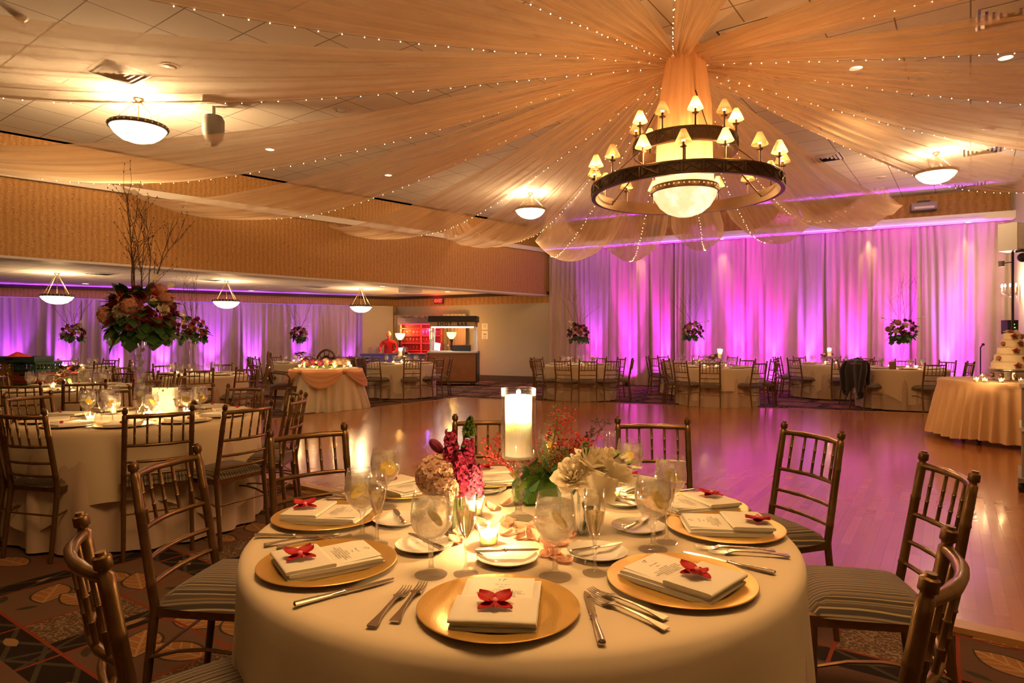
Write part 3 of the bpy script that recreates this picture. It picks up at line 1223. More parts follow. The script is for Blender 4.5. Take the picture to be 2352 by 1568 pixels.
def ring_chairs(key, angs, r=1.12, jit=.05, near=False, seed=1):
    c, dsc = T[key]
    r_ = random.Random(seed)
    for a in angs:
        a_ = math.radians(a)
        rr = r + r_.uniform(-jit, jit)
        tw = r_.uniform(-.12, .12)
        chair_top(c.x + rr * cos(a_), c.y + rr * sin(a_), -cos(a_ + tw), -sin(a_ + tw),
                  "gilt bamboo chair at %s of %s" % (uclock(key, a_), dsc), 'gilt chairs round ' + dsc, near)


ring_chairs('crate', [-75, -48, -18, 20, 60, 95, 130, 165, 205, 240], seed=2)
ring_chairs('left', [-60, -100, -25, 20, 60, 95, 140, 180, 220], seed=3)
ring_chairs('violet', [-80, -30, 10, 50, 90, 130, -130], seed=4)
ring_chairs('oval', [180, 140, 200, 60, 20, 100, 230], seed=5)
ring_chairs('shot', [-112, -68, -30, 160, 130, 205, 15, 60], r=1.13, seed=6)
ring_chairs('mag', [-115, -60, -150, 180, 145, 100, 60, 25, -20, -88], r=1.13, seed=7)
ring_chairs('candle', [-115, -65, -25, 5, 40, 90, 140, 180, 213], r=1.14, seed=8)
ring_chairs('behind', [160, 195, 120, 60, 20], seed=9)
ring_chairs('jacket', [-105, -65, 170, 205, 140, 100, 60, 20], seed=10)
ring_chairs('cake', [-95, -55, -20, 15, 55, 95, 130, -163], jit=0, seed=11)

# ================================================================== TABLEWARE
TZ = .763          # top of the cloth


def goblet_parts(seg=22, far=False):
    g = MB()
    outer = [(.0, 0), (.033, 0), (.0345, .002), (.030, .005), (.012, .011), (.006, .018), (.0052, .05), (.0062, .068), (.012, .078), (.026, .090), (.036, .104), (.0420, .122), (.0430, .140), (.0405, .165), (.0365, .188), (.0358, .190)]
    inner = [(.0348, .188), (.0388, .165), (.0412, .140), (.0402, .122), (.034, .105), (.024, .092), (.010, .084), (0, .083)]
    if far:
        g.lathe(outer[::2] + [(.0358, .19)], 12)
        w_ = MB().lathe([(0, .084), (.024, .093), (.034, .106), (.039, .124), (.040, .14), (.0385, .158), (0, .158)], 12)
        return [('bowl', g.mesh('bowl', 'glass_far')), ('water', w_.mesh('water', 'water_far'))]
    foot = MB().lathe(outer[:9] + [(.004, .080), (0, .081)], seg)
    g.lathe(outer[8:] + inner, seg)
    w_ = MB().lathe([(0, .0845), (.010, .0855), (.0235, .0935), (.0335, .106), (.0395, .1225), (.0404, .140), (.0388, .160), (.037, .171), (0, .171)], seg)
    ice = MB()
    r_ = random.Random(3)
    for k in range(9):
        Mx = Matrix.Translation((r_.uniform(-.02, .02), r_.uniform(-.02, .02), r_.uniform(.135, .172))) @ Matrix.Rotation(r_.uniform(0, 3), 4, (r_.random(), r_.random(), r_.random() + .1))
        ice.box((0, 0, 0), (.016, .013, .012), 0, Mx)
    lm = MB()
    lm.lathe([(0, -.003), (.022, -.003), (.0235, 0), (.022, .003), (0, .003)], 16, a0=0, a1=PI, M=Matrix.Translation((.004, -.012, .128)) @ Matrix.Rotation(1.1, 4, 'X') @ Matrix.Rotation(.5, 4, 'Z'))
    lm.lathe([(0, -.0025), (.022, -.003), (.0235, 0), (.022, .003), (0, .0025)], 16, a0=PI, a1=2 * PI, M=Matrix.Translation((.004, -.012, .128)) @ Matrix.Rotation(1.1, 4, 'X') @ Matrix.Rotation(.5, 4, 'Z'))
    return [('bowl', g.mesh('bowl', 'goblet_glass', 60)), ('stem', foot.mesh('stem', 'crystal', 60)),
            ('water', w_.mesh('water', 'water', 60)), ('ice', ice.mesh('ice', 'ice', 20)), ('lemon_wedge', lm.mesh('lemon_wedge', 'lemon'))]


simple('water_far', (0.6, 0.55, 0.5), 0.1, Alpha=0.28)
simple('ice', (0.98, 0.98, 0.95), 0.1, Alpha=0.2)


def flute_parts(seg=18, far=False):
    outer = [(.0, 0), (.029, 0), (.030, .002), (.024, .005), (.008, .011), (.0045, .02), (.0042, .062), (.006, .078), (.014, .098), (.0215, .122), (.0255, .150), (.0262, .172), (.0245, .202), (.0238, .204)]
    inner = [(.0228, .202), (.0245, .172), (.0238, .150), (.0198, .122), (.012, .099), (.003, .084), (0, .083)]
    if far:
        return [('bowl', MB().lathe(outer[::2] + [(.0238, .204)], 10).mesh('bowl', 'glass_far'))]
    foot = MB().lathe(outer[:8] + [(.003, .080), (0, .081)], seg)
    g = MB().lathe(outer[7:] + inner, seg)
    w_ = MB().lathe([(0, .0845), (.003, .0855), (.0118, .1), (.0194, .123), (.0230, .145), (0, .145)], seg)
    return [('bowl', g.mesh('bowl', 'goblet_glass', 60)), ('stem', foot.mesh('stem', 'crystal', 60)), ('wine', w_.mesh('wine', 'wine', 60))]


GOB = proto('water_goblet', 'glass', goblet_parts())
for ch_ in GOB.root.children:
    ch_.scale = (1.13, 1.13, 1.04)
GOBF = proto('water_goblet', 'glass', goblet_parts(far=True))
FLU = proto('champagne_flute', 'glass', flute_parts())
FLUF = proto('champagne_flute', 'glass', flute_parts(far=True))


def charger_parts():
    r_ = .166
    pr = [(0, .003), (.10, .003), (.112, .004), (.128, .010), (.160, .0145), (.1655, .0150), (.167, .0135), (.166, .0120), (.128, .007), (.112, .0005), (0, .0005)]

    def mod(r, z, a):
        if r > .158:
            z += .0007 * sin(a * 130)
        return r, z
    return [('dish', MB().lathe(pr, 260, mod=mod).mesh('dish', 'gold_charger', 50))]


CHG = proto('charger_plate', 'plate', [(n_, m_) for n_, m_ in charger_parts()])
CHGF = proto('charger_plate', 'plate', [('dish', MB().lathe([(0, .003), (.11, .004), (.16, .015), (.166, .0135), (.112, .0005), (0, .0005)], 26).mesh('dish', 'gold_charger', 50))])


def napkin_proto():
    """folded napkin: back fold panel under, front pocket over; local +y points away from the guest. The menu card slides in the pocket."""
    def slab(x0, x1, y0, y1, z0, z1, wob=0.0, r=.0035, seed=0):
        rr = random.Random(seed)
        a, b = rr.uniform(0, 6), rr.uniform(0, 6)
        m_ = MB()
        n_ = 14

        def sec(u):
            y = y0 + (y1 - y0) * u
            return y
        # rounded box by superellipse section swept along x
        K = 16

        def fn(u, v):
            x = x0 + (x1 - x0) * u
            an_ = 2 * PI * v
            cx, sx_ = cos(an_), sin(an_)
            e = .22
            yy = (y0 + y1) / 2 + (y1 - y0) / 2 * (abs(cx) ** e) * (1 if cx > 0 else -1)
            zz = (z0 + z1) / 2 + (z1 - z0) / 2 * (abs(sx_) ** .5) * (1 if sx_ > 0 else -1)
            zz += wob * sin(u * 5 + a + yy * 22) * .5 + wob * .5 * sin(yy * 40 + b)
            return (x, yy, zz)
        m_.grid(fn, n_, K)
        # caps
        m_.f.append(tuple(j * (n_ + 1) for j in range(K)))
        m_.f.append(tuple(j * (n_ + 1) + n_ for j in range(K))[::-1])
        return m_
    m_ = MB()
    for (x0, x1, y0, y1, z0, z1, s_) in ((-.083, .083, -.116, .118, .000, .0115, 1), (-.080, .084, -.113, .112, .0105, .0195, 2), (-.084, .083, -.1195, -.004, .0185, .0285, 4)):
        q = slab(x0, x1, y0, y1, z0, z1, .0012, seed=s_)
        m_.add(q.v, q.f)
    return m_


def menu_parts():
    m_ = MB()
    m_.add([(-.068, -.06, .0), (.068, -.06, .0), (.069, .112, .006), (-.067, .112, .006), (-.068, -.06, .0008), (.068, -.06, .0008), (.069, .112, .0068), (-.067, .112, .0068)],
           [(0, 3, 2, 1), (4, 5, 6, 7), (0, 1, 5, 4), (1, 2, 6, 5), (2, 3, 7, 6), (3, 0, 4, 7)])
    return m_


def text_mesh(body, size, mat, shear=0.0, ex=0.0, name='text', spacing=1.0, bold=0.0):
    cu = bpy.data.curves.new(name, 'FONT')
    cu.body = body
    cu.size = size
    cu.align_x = 'CENTER'
    cu.align_y = 'CENTER'
    cu.shear = shear
    cu.extrude = ex
    cu.space_character = spacing
    cu.offset = bold
    cu.resolution_u = 3
    o = bpy.data.objects.new('tmp_text', cu)
    COL.objects.link(o)
    dg = bpy.context.evaluated_depsgraph_get()
    me = bpy.data.meshes.new_from_object(o.evaluated_get(dg))
    me.name = name
    bpy.data.objects.remove(o)
    me.materials.clear()
    me.materials.append(MATS[mat])
    return me


MENU_TXT = "May 15, 2011\n\nMenu\n\nGarden Salad\nwith Tomato, Cucumber and Carrot\nServed with the House Vinaigrette\nEntree: Roast Chicken or Atlantic Salmon\nwith Rice and Vegetables\nRed Velvet Wedding Cake"
NAPM = napkin_proto().mesh('napkin', 'napkin_cloth', 60)
MENUM = menu_parts().mesh('menu_card', 'menu_card')
TXT1 = text_mesh('T', .017, 'ink', .45, name='monogram')
TXT2 = text_mesh(MENU_TXT, .0062, 'ink', .45, name='menu_lettering')
NAP = proto('napkin', 'napkin', [('fold', NAPM)])
NAPF = proto('napkin', 'napkin', [('fold', MB().box((0, 0, .010), (.165, .235, .02)).mesh('fold', 'napkin_cloth'))])


def menu_proto():
    t = thing('menu_card', 'x', 'menu')
    link('card', MENUM, t)
    slope = .006 / .172
    link('monogram', TXT1, t, (0, .096, .0068), (slope, 0, 0))
    link('monogram', TXT1, t, (-.0085, .094, .0068), (slope, 0, .35), (.7, .7, 1))
    link('lettering', TXT2, t, (0, .045, .0052), (slope, 0, 0))
    return Kind(t)


MENU = menu_proto()


def petal_mesh(L, W, cup, mat, tip=1.0, name='petal', curl=0.0):
    def fn(u, v):
        a = u * 2 - 1
        wv = W * (sin(PI * min(1, v * .92 + .05)) ** .75) * (1 if v < .5 else 1 - .25 * (v - .5) * tip)
        return (a * wv, v * L, cup * (a * a) * W + curl * v * v - cup * .3 * L * v * (1 - v))
    return MB().grid(fn, 6, 6).mesh(name, mat, None)


def orchid_proto():
    t = thing('orchid_bloom', 'x', 'flower')
    big = petal_mesh(.032, .0155, .35, 'orchid', curl=.004)
    slim = petal_mesh(.028, .0095, .3, 'orchid', curl=-.003)
    for (a, me, tl) in ((52, big, .12), (-52, big, .12), (118, slim, .0), (-118, slim, .0), (0, slim, .05)):
        link('petal', me, t, (0, 0, .007), (tl, 0, -math.radians(a)))
    link('lip', petal_mesh(.020, .0085, -.5, 'orchid'), t, (0, 0, .009), (.25, 0, PI))
    MB().ball((0, 0, .011), .0052, 8, 6, sq=(1, 1, .9)).build('heart', 'orchid_heart', t)
    for ch_ in t.children:
        ch_.location = Vector(ch_.location) * 1.35
        ch_.scale = (1.35,) * 3
    return Kind(t)


ORC = orchid_proto()
ORCF = proto('orchid_bloom', 'flower', [('petal', MB().ball((0, 0, .008), .014, 7, 5, sq=(1.2, .8, .6)).mesh('petal', 'orchid'))])


def fork_parts():
    m_ = MB()
    # handle: flared flat bar with a waist
    prof = [(-.100, .0095), (-.097, .0115), (-.088, .0105), (-.06, .0055), (-.03, .0035), (.015, .0033), (.03, .0055), (.040, .0115), (.052, .0125), (.058, .0122)]

    def z(y):
        return .004 + .006 * sin(max(0, min(1, (y + .1) / .2)) * PI) * .9 - (.004 if y > .04 else 0)
    for i in range(len(prof) - 1):
        (y0, w0), (y1, w1) = prof[i], prof[i + 1]
        z0, z1 = z(y0), z(y1)
        m_.add([(-w0, y0, z0), (w0, y0, z0), (w1, y1, z1), (-w1, y1, z1), (-w0 * .9, y0, z0 + .0025), (w0 * .9, y0, z0 + .0025), (w1 * .9, y1, z1 + .0025), (-w1 * .9, y1, z1 + .0025)],
               [(0, 3, 2, 1), (4, 5, 6, 7), (0, 1, 5, 4), (2, 3, 7, 6), (1, 2, 6, 5), (3, 0, 4, 7)])
    tines = []
    for k in range(4):
        x = -.0102 + k * .0068
        tines.append(MB().tube([(x, .056, z(.056) + .001), (x, .072, .004), (x * .97, .088, .0045), (x * .94, .1, .008)], [.0018, .0017, .0015, .0008], 6))
    return [('handle', m_.mesh('handle', 'silver', 45))] + [('tine', q.mesh('tine', 'silver')) for q in tines]


def knife_parts(L=.235):
    s_ = L / .235
    h = MB().tube([(0, -.117 * s_, .006), (0, -.115 * s_, .006), (0, -.09 * s_, .006), (0, -.04 * s_, .006), (0, -.012 * s_, .006), (0, -.008 * s_, .006), (0, -.004 * s_, .006), (0, 0, .006)], [.004, .0078, .0076, .0058, .0052, .0078, .0078, .004], 10)
    h.v = [(x, y, .001 + (z_) * .75) for x, y, z_ in h.v]
    poly = [(-.006, 0), (.006, 0), (.0085, .02 * s_), (.0095, .06 * s_), (.008, .095 * s_), (.003, .112 * s_), (-.003, .117 * s_), (-.0065, .10 * s_)]
    b = MB().prism(poly, .0045, .0062)
    return [('handle', h.mesh('handle', 'silver', 40)), ('blade', b.mesh('blade', 'silver', 30))]


FORK = proto('fork', 'fork', fork_parts())
KNIFE = proto('dinner_knife', 'knife', knife_parts())
BKNIFE = proto('butter_knife', 'knife', knife_parts(.165))
FORKF = proto('fork', 'fork', [('handle', MB().box((0, 0, .004), (.008, .2, .004)).mesh('handle', 'silver'))])
BPL = proto('bread_plate', 'plate', [('dish', MB().lathe([(0, .004), (.045, .004), (.052, .006), (.075, .0145), (.0775, .0155), (.078, .0145), (.056, .004), (.05, 0), (0, 0)], 48).mesh('dish', 'porcelain', 60))])


def votive_parts():
    g = MB().lathe([(0, 0), (.020, 0), (.0225, .003), (.0255, .035), (.028, .055), (.032, .062), (.0325, .063), (.0310, .0625), (.027, .055), (.0243, .035), (.0213, .008), (0, .007)], 20)
    wx = MB().lathe([(0, .008), (.0208, .009), (.0240, .044), (.022, .0445), (.018, .040), (0, .038)], 18)
    fl_ = MB().lathe([(0, .040), (.0035, .044), (.0042, .049), (.002, .057), (0, .063)], 8)
    return [('cup', g.mesh('cup', 'glass', 60)), ('wax', wx.mesh('wax', 'votive_wax')), ('flame', fl_.mesh('flame', 'votive_flame'))]


simple('votive_wax', (0.98, 0.88, 0.68), 0.45, Subsurface_Weight=1.0, Subsurface_Radius=(1.0, 0.8, 0.6), Subsurface_Scale=0.05)
VOT = proto('votive_candle', 'candle', votive_parts())


def votive(x, y, z, label, group, e=1.2, light=True):
    VOT.put((x, y, z), 0, label, group)
    if light:
        lamp('POINT', 'votive_light', (x, y, z + .070), e, (1.0, .58, .22), .005)


def fwd(c, a, r, dz=0.0, side=0.0):
    """point at radius r, angle a from a table centre, shifted sideways"""
    return (c.x + r * cos(a) - side * sin(a), c.y + r * sin(a) + side * cos(a), TZ + dz)


PLACE = {-95: 'front place', -52: 'lower right place', -5: 'right place', 17: 'upper right place', 50: 'far right place', 76: 'place behind the white roses', 101: 'place behind the red flowers',
         136: 'far left place', 174: 'left place', 216: 'lower left place'}
c0, _ = T['main']
for deg, nm in PLACE.items():
    a = math.radians(deg)
    rc = {-95: .607, -52: .585, -5: .60, 17: .603, 216: .59, 174: .60}.get(deg, .60)
    p = fwd(c0, a, rc)
    CHG.put(p, a, 'round gold charger at the %s of the nearest table' % nm, 'gold chargers on the nearest table')
    rz = a + PI / 2            # local +y points to the table centre
    rz += {-95: -.0, -52: .12, -5: .0, 216: -.06}.get(deg, 0)
    NAP.put((p[0], p[1], TZ + .0045), rz, 'folded ivory napkin on gold charger, %s of the nearest table' % nm, 'folded napkins on the nearest table')
    MENU.put((p[0], p[1], TZ + .0205 - .0005), rz, 'cream menu card tucked in the napkin, %s, nearest table' % nm, 'menu cards on the nearest table')
    side, along = {-95: (.0, -.062), -52: (-.01, -.045), -5: (-.03, -.085)}.get(deg, (.01, -.07))
    q = Matrix.Rotation(rz, 3, 'Z') @ Vector((side, along, 0))
    ORC.put((p[0] + q.x, p[1] + q.y, TZ + .032), rz + {-95: .12, -52: .9, -5: 1.3, 17: .4, 174: 2.0, 216: 1.5}.get(deg, .5), 'crimson orchid bloom on the napkin, %s of nearest table' % nm, 'orchid blooms on the nearest table')
    # cutlery: forks on the guest's left, knife on the right
    ca, sa = cos(rz), sin(rz)

    def loc(lx, ly, dz=0.001):
        return (p[0] + ca * lx - sa * ly, p[1] + sa * lx + ca * ly, TZ + dz)
    for k, (lx, ly, tw) in enumerate(((-.222, -.005, .10), (-.188, .02, .06))):
        if deg == -95:
            lx -= .002
        FORK.put(loc(lx, ly), rz + tw * (-1), '%s fork at the %s of the nearest table' % (('outer silver', 'inner silver')[k], nm), 'forks on the nearest table')
    KNIFE.put(loc(.192, -.015), rz + .1, 'silver dinner knife at the %s of the nearest table' % nm, 'dinner knives on the nearest table')
# bread plates, butter knives
for px, py, ang, nm in ((975, 1259, -40, 'between the left goblets'), (1165, 1288, 88, 'in front of the small candle'), (1372, 1276, 62, 'behind the right front flute'), (1466, 1216, 35, 'near the right place'),
                        (915, 1200, -20, 'left of the glass bud vase'), (1430, 1157, -40, 'below the white roses'), (1115, 1128, 90, 'beyond the green cube vase')):
    x, y, _z = at(px, py, TZ)
    BPL.put((x, y, TZ), 0, 'white bread plate %s' % nm, 'bread plates on the nearest table')
    BKNIFE.put((x + .0, y + (.022 if ang > 80 else .004), TZ + .0155), math.radians(-ang), 'butter knife lying across the bread plate %s' % nm, 'butter knives on the nearest table')
for px, py, nm in ((990, 1320, 'with lemon at the front left of the nearest table'), (1275, 1325, 'with lemon floating low at the front right'), (1500, 1262, 'with a lemon slice leaning inside, before the right place'), (832, 1237, 'at the left, beside a filled flute'),
                   (885, 1165, 'farthest left, beyond the bread plate'), (1447, 1133, 'behind the white roses, against the dance floor'), (1540, 1195, 'at the upper right, rim overlapping the chair'), (1262, 1100, 'far behind the heather')):
    x, y, _z = at(px, py, TZ)
    GOB.put((x, y, TZ), RND.uniform(0, 6.28) if px != 990 else 2.2, 'iced water goblet ' + nm, 'water goblets on the nearest table')
for px, py, nm in ((1070, 1318, 'left of the front charger, half full'), (1366, 1316, 'right of the front charger, half full'), (1531, 1245, 'behind the right goblet'), (866, 1250, 'beside the left goblet, full'), (1400, 1112, 'empty, behind the white roses')):
    x, y, _z = at(px, py, TZ)
    FLU.put((x, y, TZ), 0, 'champagne flute ' + nm, 'champagne flutes on the nearest table')
for px, py, nm, e in ((1122, 1256, 'in front of the bud vase, nearest the camera', 4.5), (1090, 1185, 'behind the front left flute', 3.5), (1408, 1150, 'behind the square glass vase', 1.6), (1225, 1130, 'hidden behind the green cube vase', 1.6)):
    x, y, _z = at(px, py, TZ)
    votive(x, y, TZ, 'small lit glass votive candle ' + nm, 'votives on the nearest table', e)

# ---------------------------------------------------------------- tableware of the other tables
def setting(key, degs, full=True, seed=0, r=.57):
    c, dsc = T[key]
    r_ = random.Random(seed)
    for dg_ in degs:
        a = math.radians(dg_)
        rr = r
        ck = uclock(key, a, 'place')
        p = fwd(c, a, rr)
        CHGF.put(p, a, 'gold charger at %s of %s' % (ck, dsc), 'gold chargers on ' + dsc)
        NAPF.put((p[0], p[1], TZ + .004), a + PI / 2 + r_.uniform(-.1, .1), 'folded ivory napkin at %s of %s' % (ck, dsc), 'napkins on ' + dsc)
        if full:
            ORCF.put((p[0] + .05 * cos(a), p[1] + .05 * sin(a), TZ + .024), r_.uniform(0, 6), 'crimson orchid bloom at %s of %s' % (ck, dsc), 'orchid blooms on ' + dsc)
            q = fwd(c, a + .36, rr)
            FORKF.put((q[0], q[1], TZ + .001), a + PI / 2, 'silver fork at %s of %s' % (ck, dsc), 'forks on ' + dsc)
        g = fwd(c, a + .30, rr - .20)
        (GOB if key == 'vase' else GOBF).put((g[0], g[1], TZ), r_.uniform(0, 6), 'water goblet at %s of %s' % (ck, dsc), 'water goblets on ' + dsc)
        g = fwd(c, a + .10, rr - .19)
        (FLU if key == 'vase' else FLUF).put((g[0], g[1], TZ), 0, 'champagne flute at %s of %s' % (ck, dsc), 'champagne flutes on ' + dsc)


setting('vase', [-108, -72, -36, -2, 32, 70, 108, 145, 180, 216], seed=1)
setting('crate', [-100, -64, -28, 8, 44, 80, 116, 152, 188, 224], seed=2)
for key in ('left', 'violet', 'oval', 'shot', 'mag', 'candle', 'behind', 'jacket', 'cake'):
    setting(key, [-112, -68, -24, 20, 65, 110, 155, 200], full=False, seed=len(key))
k_ = 0
for key, spots in (('vase', ((-.15, -.38), (.18, -.33), (.33, -.05), (-.30, .1))), ('crate', ((-.12, -.1), (.13, -.14), (.22, .12), (-.25, .1))), ('left', ((-.2, -.15), (.1, -.2), (.25, .05))), ('violet', ((-.1, -.1), (.15, 0))),
                   ('oval', ((.12, -.1), (-.15, 0))), ('shot', ((-.16, -.12), (.05, -.2), (.2, -.08), (-.02, .1))), ('mag', ((.0, -.25), (-.22, 0), (.2, .05))), ('candle', ((-.08, -.22), (-.3, -.1), (.1, -.2))),
                   ('behind', ((.0, -.1),)), ('jacket', ((-.14, -.1), (.08, -.12))), ('cake', ((-.05, -.25), (.15, -.2), (-.25, .0)))):
    c, dsc = T[key]
    for i, (dx, dy) in enumerate(spots):
        k_ += 1
        votive(c.x + dx, c.y + dy, TZ, 'lit votive candle on %s, %s from the left' % (dsc, ORD[sorted(q[0] for q in spots).index(dx)]), 'votives on ' + dsc, 3.0 if key not in ('vase',) else 2.2, light=(i < 2 or key in ('vase', 'shot')))

# ================================================================== FLOWERS
def rose_mesh(r, mat, seed=1, layers=5, name='rose', open_=1.0):
    """layered cupped petals round a spiral heart; up is +z"""
    rr = random.Random(seed)
    m_ = MB()
    for L in range(layers):
        t = L / max(1, layers - 1)
        n_ = 3 + L if L < 3 else 5
        rad = r * (.16 + .84 * t)
        h = r * (1.45 - .55 * t)
        for k in range(n_):
            a0 = 2 * PI * (k + rr.uniform(-.15, .15)) / n_ + L * .7
            wd = (2.4 / n_) * 1.25
            tilt = (.12 + .95 * t ** 1.6) * open_

            def fn(u, v, a0=a0, wd=wd, tilt=tilt, rad=rad, h=h, t=t):
                a = a0 + (u - .5) * wd * 2 * (sin(PI * min(1, .25 + .7 * v)) ** .5)
                bulge = sin(v * PI * .62) ** .8
                rr_ = rad * bulge * (1 + tilt * .25 * v * v * (1 + .5 * cos((u - .5) * PI)))
                z = h * v - tilt * r * .55 * v ** 3 - r * .5
                lip = .10 * r * v ** 6 * (1 - abs(u - .5))
                return ((rr_ + lip * 2) * cos(a), (rr_ + lip * 2) * sin(a), z + .05 * r * sin(u * 9 + a0) * v)
            m_.grid(fn, 7, 6)
    m_.ball((0, 0, r * .3), r * .16, 6, 5)
    return m_.mesh(name, mat, None)


def pompom_mesh(r, mat, n_=70, seed=1, pet=.22, name='hydrangea', flat=.85):
    """many small four-petalled florets on a ball"""
    rr = random.Random(seed)
    m_ = MB()
    ga = PI * (3 - 5 ** .5)
    for i in range(n_):
        z = 1 - 1.8 * (i + .5) / n_
        rad = math.sqrt(max(0, 1 - z * z))
        a = i * ga
        nrm = Vector((rad * cos(a), rad * sin(a), z))
        q = nrm.to_track_quat('Z', 'Y').to_matrix().to_4x4()
        M_ = Matrix.Translation(nrm * r * rr.uniform(.86, 1.0) * flat) @ q @ Matrix.Rotation(rr.uniform(0, 6), 4, 'Z')
        p = r * pet * rr.uniform(.8, 1.25)
        for k in range(4):
            Mk = M_ @ Matrix.Rotation(k * PI / 2, 4, 'Z')
            m_.add([(0, 0, 0), (p * .35, p * .38, p * .16), (p * .85, p * .50, p * .24), (p * 1.12, 0, p * .22), (p * .85, -p * .50, p * .24), (p * .35, -p * .38, p * .16), (p * .65, 0, p * .06)],
                   [(0, 6, 1), (1, 6, 2), (2, 6, 3), (3, 6, 4), (4, 6, 5), (5, 6, 0)], Mk)
    m_.ball((0, 0, 0), r * .72, 8, 6)
    return m_.mesh(name, mat, None)


def leaf_geo(m_, M_, L, W, fold=.15, seg=5, droop=.0, lobes=False):
    vs, fs = [], []
    for i in range(seg + 1):
        t = i / seg
        wv = W * sin(PI * (t ** .8)) ** .8 if 0 < t < 1 else 0
        if lobes and 0 < t < 1:
            wv *= 1 + .35 * cos(t * 16)
        z = -droop * t * t * L
        vs += [(-wv, t * L, z + fold * wv), (0, t * L, z), (wv, t * L, z + fold * wv)]
    for i in range(seg):
        b = i * 3
        fs += [(b, b + 1, b + 4, b + 3), (b + 1, b + 2, b + 5, b + 4)]
    m_.add(vs, fs, M_)


def foliage_mesh(R, n_, L, W, zlo, zhi, seed=1, mat='leaf', name='foliage', droop=.3, lobes=False, zs=1.0):
    rr = random.Random(seed)
    m_ = MB()
    for i in range(n_):
        th = rr.uniform(0, 2 * PI)
        z = rr.uniform(zlo, zhi)
        rad = math.sqrt(max(.02, 1 - z * z))
        nrm = Vector((rad * cos(th), rad * sin(th), z))
        base = Vector((nrm.x * R * .8, nrm.y * R * .8, nrm.z * R * .8 * zs))
        up = Vector((0, 0, 1))
        dirv = (nrm + Vector((rr.uniform(-.5, .5), rr.uniform(-.5, .5), rr.uniform(-.7, .4)))).normalized()
        q = dirv.to_track_quat('Y', 'Z').to_matrix().to_4x4()
        s_ = rr.uniform(.7, 1.25)
        leaf_geo(m_, Matrix.Translation(base) @ q, L * s_, W * s_, droop=droop, lobes=lobes)
    return m_.mesh(name, mat, None)


def branch_pts(rr, p, d, L, n_=9, wob=.12, lift=.0):
    pts = [Vector(p)]
    d = Vector(d).normalized()
    for i in range(n_):
        d = (d + Vector((rr.uniform(-wob, wob), rr.uniform(-wob, wob), rr.uniform(-wob, wob) + lift))).normalized()
        pts.append(pts[-1] + d * (L / n_))
    return pts


def branch_mesh(p, d, L, seed, r0=.005, twigs=6, lift=.03, buds=True):
    rr = random.Random(seed)
    m_ = MB()
    pts = branch_pts(rr, p, d, L, 10, .16, lift)
    m_.tube(pts, [r0 * (1 - .075 * i) for i in range(len(pts))], 6)
    for k in range(twigs):
        i = rr.randrange(2, len(pts) - 1)
        dd = (pts[i + 1] - pts[i]).normalized() if i + 1 < len(pts) else Vector((0, 0, 1))
        side = Vector((rr.uniform(-1, 1), rr.uniform(-1, 1), rr.uniform(-.1, .8)))
        tw = branch_pts(rr, pts[i], dd * .9 + side * .75, L * rr.uniform(.18, .38), 5, .22, .05)
        m_.tube(tw, [r0 * .5 * (1 - .14 * j) for j in range(len(tw))], 4)
        if buds:
            for j in (2, 4, 5):
                m_.ball(tuple(tw[j]), r0 * .85, 5, 4, sq=(1, 1, 1.7))
    return m_.mesh('branch', 'twig', None)


ROSES = {c_: [rose_mesh(1.0, c_, 3 + i) for i in range(2)] for c_ in ('rose_cream', 'rose_red', 'rose_wine', 'rose_coral')}
POMS = {c_: pompom_mesh(1.0, c_, 130, 5, .2) for c_ in ('hydrangea', 'hydrangea_pale', 'stock_magenta', 'rose_wine', 'rose_red')}


def trumpet(name='vase', H=.56, r0=.032, r1=.085, mat='glass', foot=.075):
    return MB().lathe([(0, 0), (foot, 0), (foot, .006), (foot * .5, .014), (r0, .03), (r0 * 1.0, H * .25), (r0 * 1.25, H * .5), (r0 * 1.7, H * .8), (r1, H), (r1 - .004, H), (r0 * 1.7 - .004, H * .8), (r0 - .004, H * .3), (r0 * .8, .05), (0, .045)], 28).mesh(name, mat, 60)


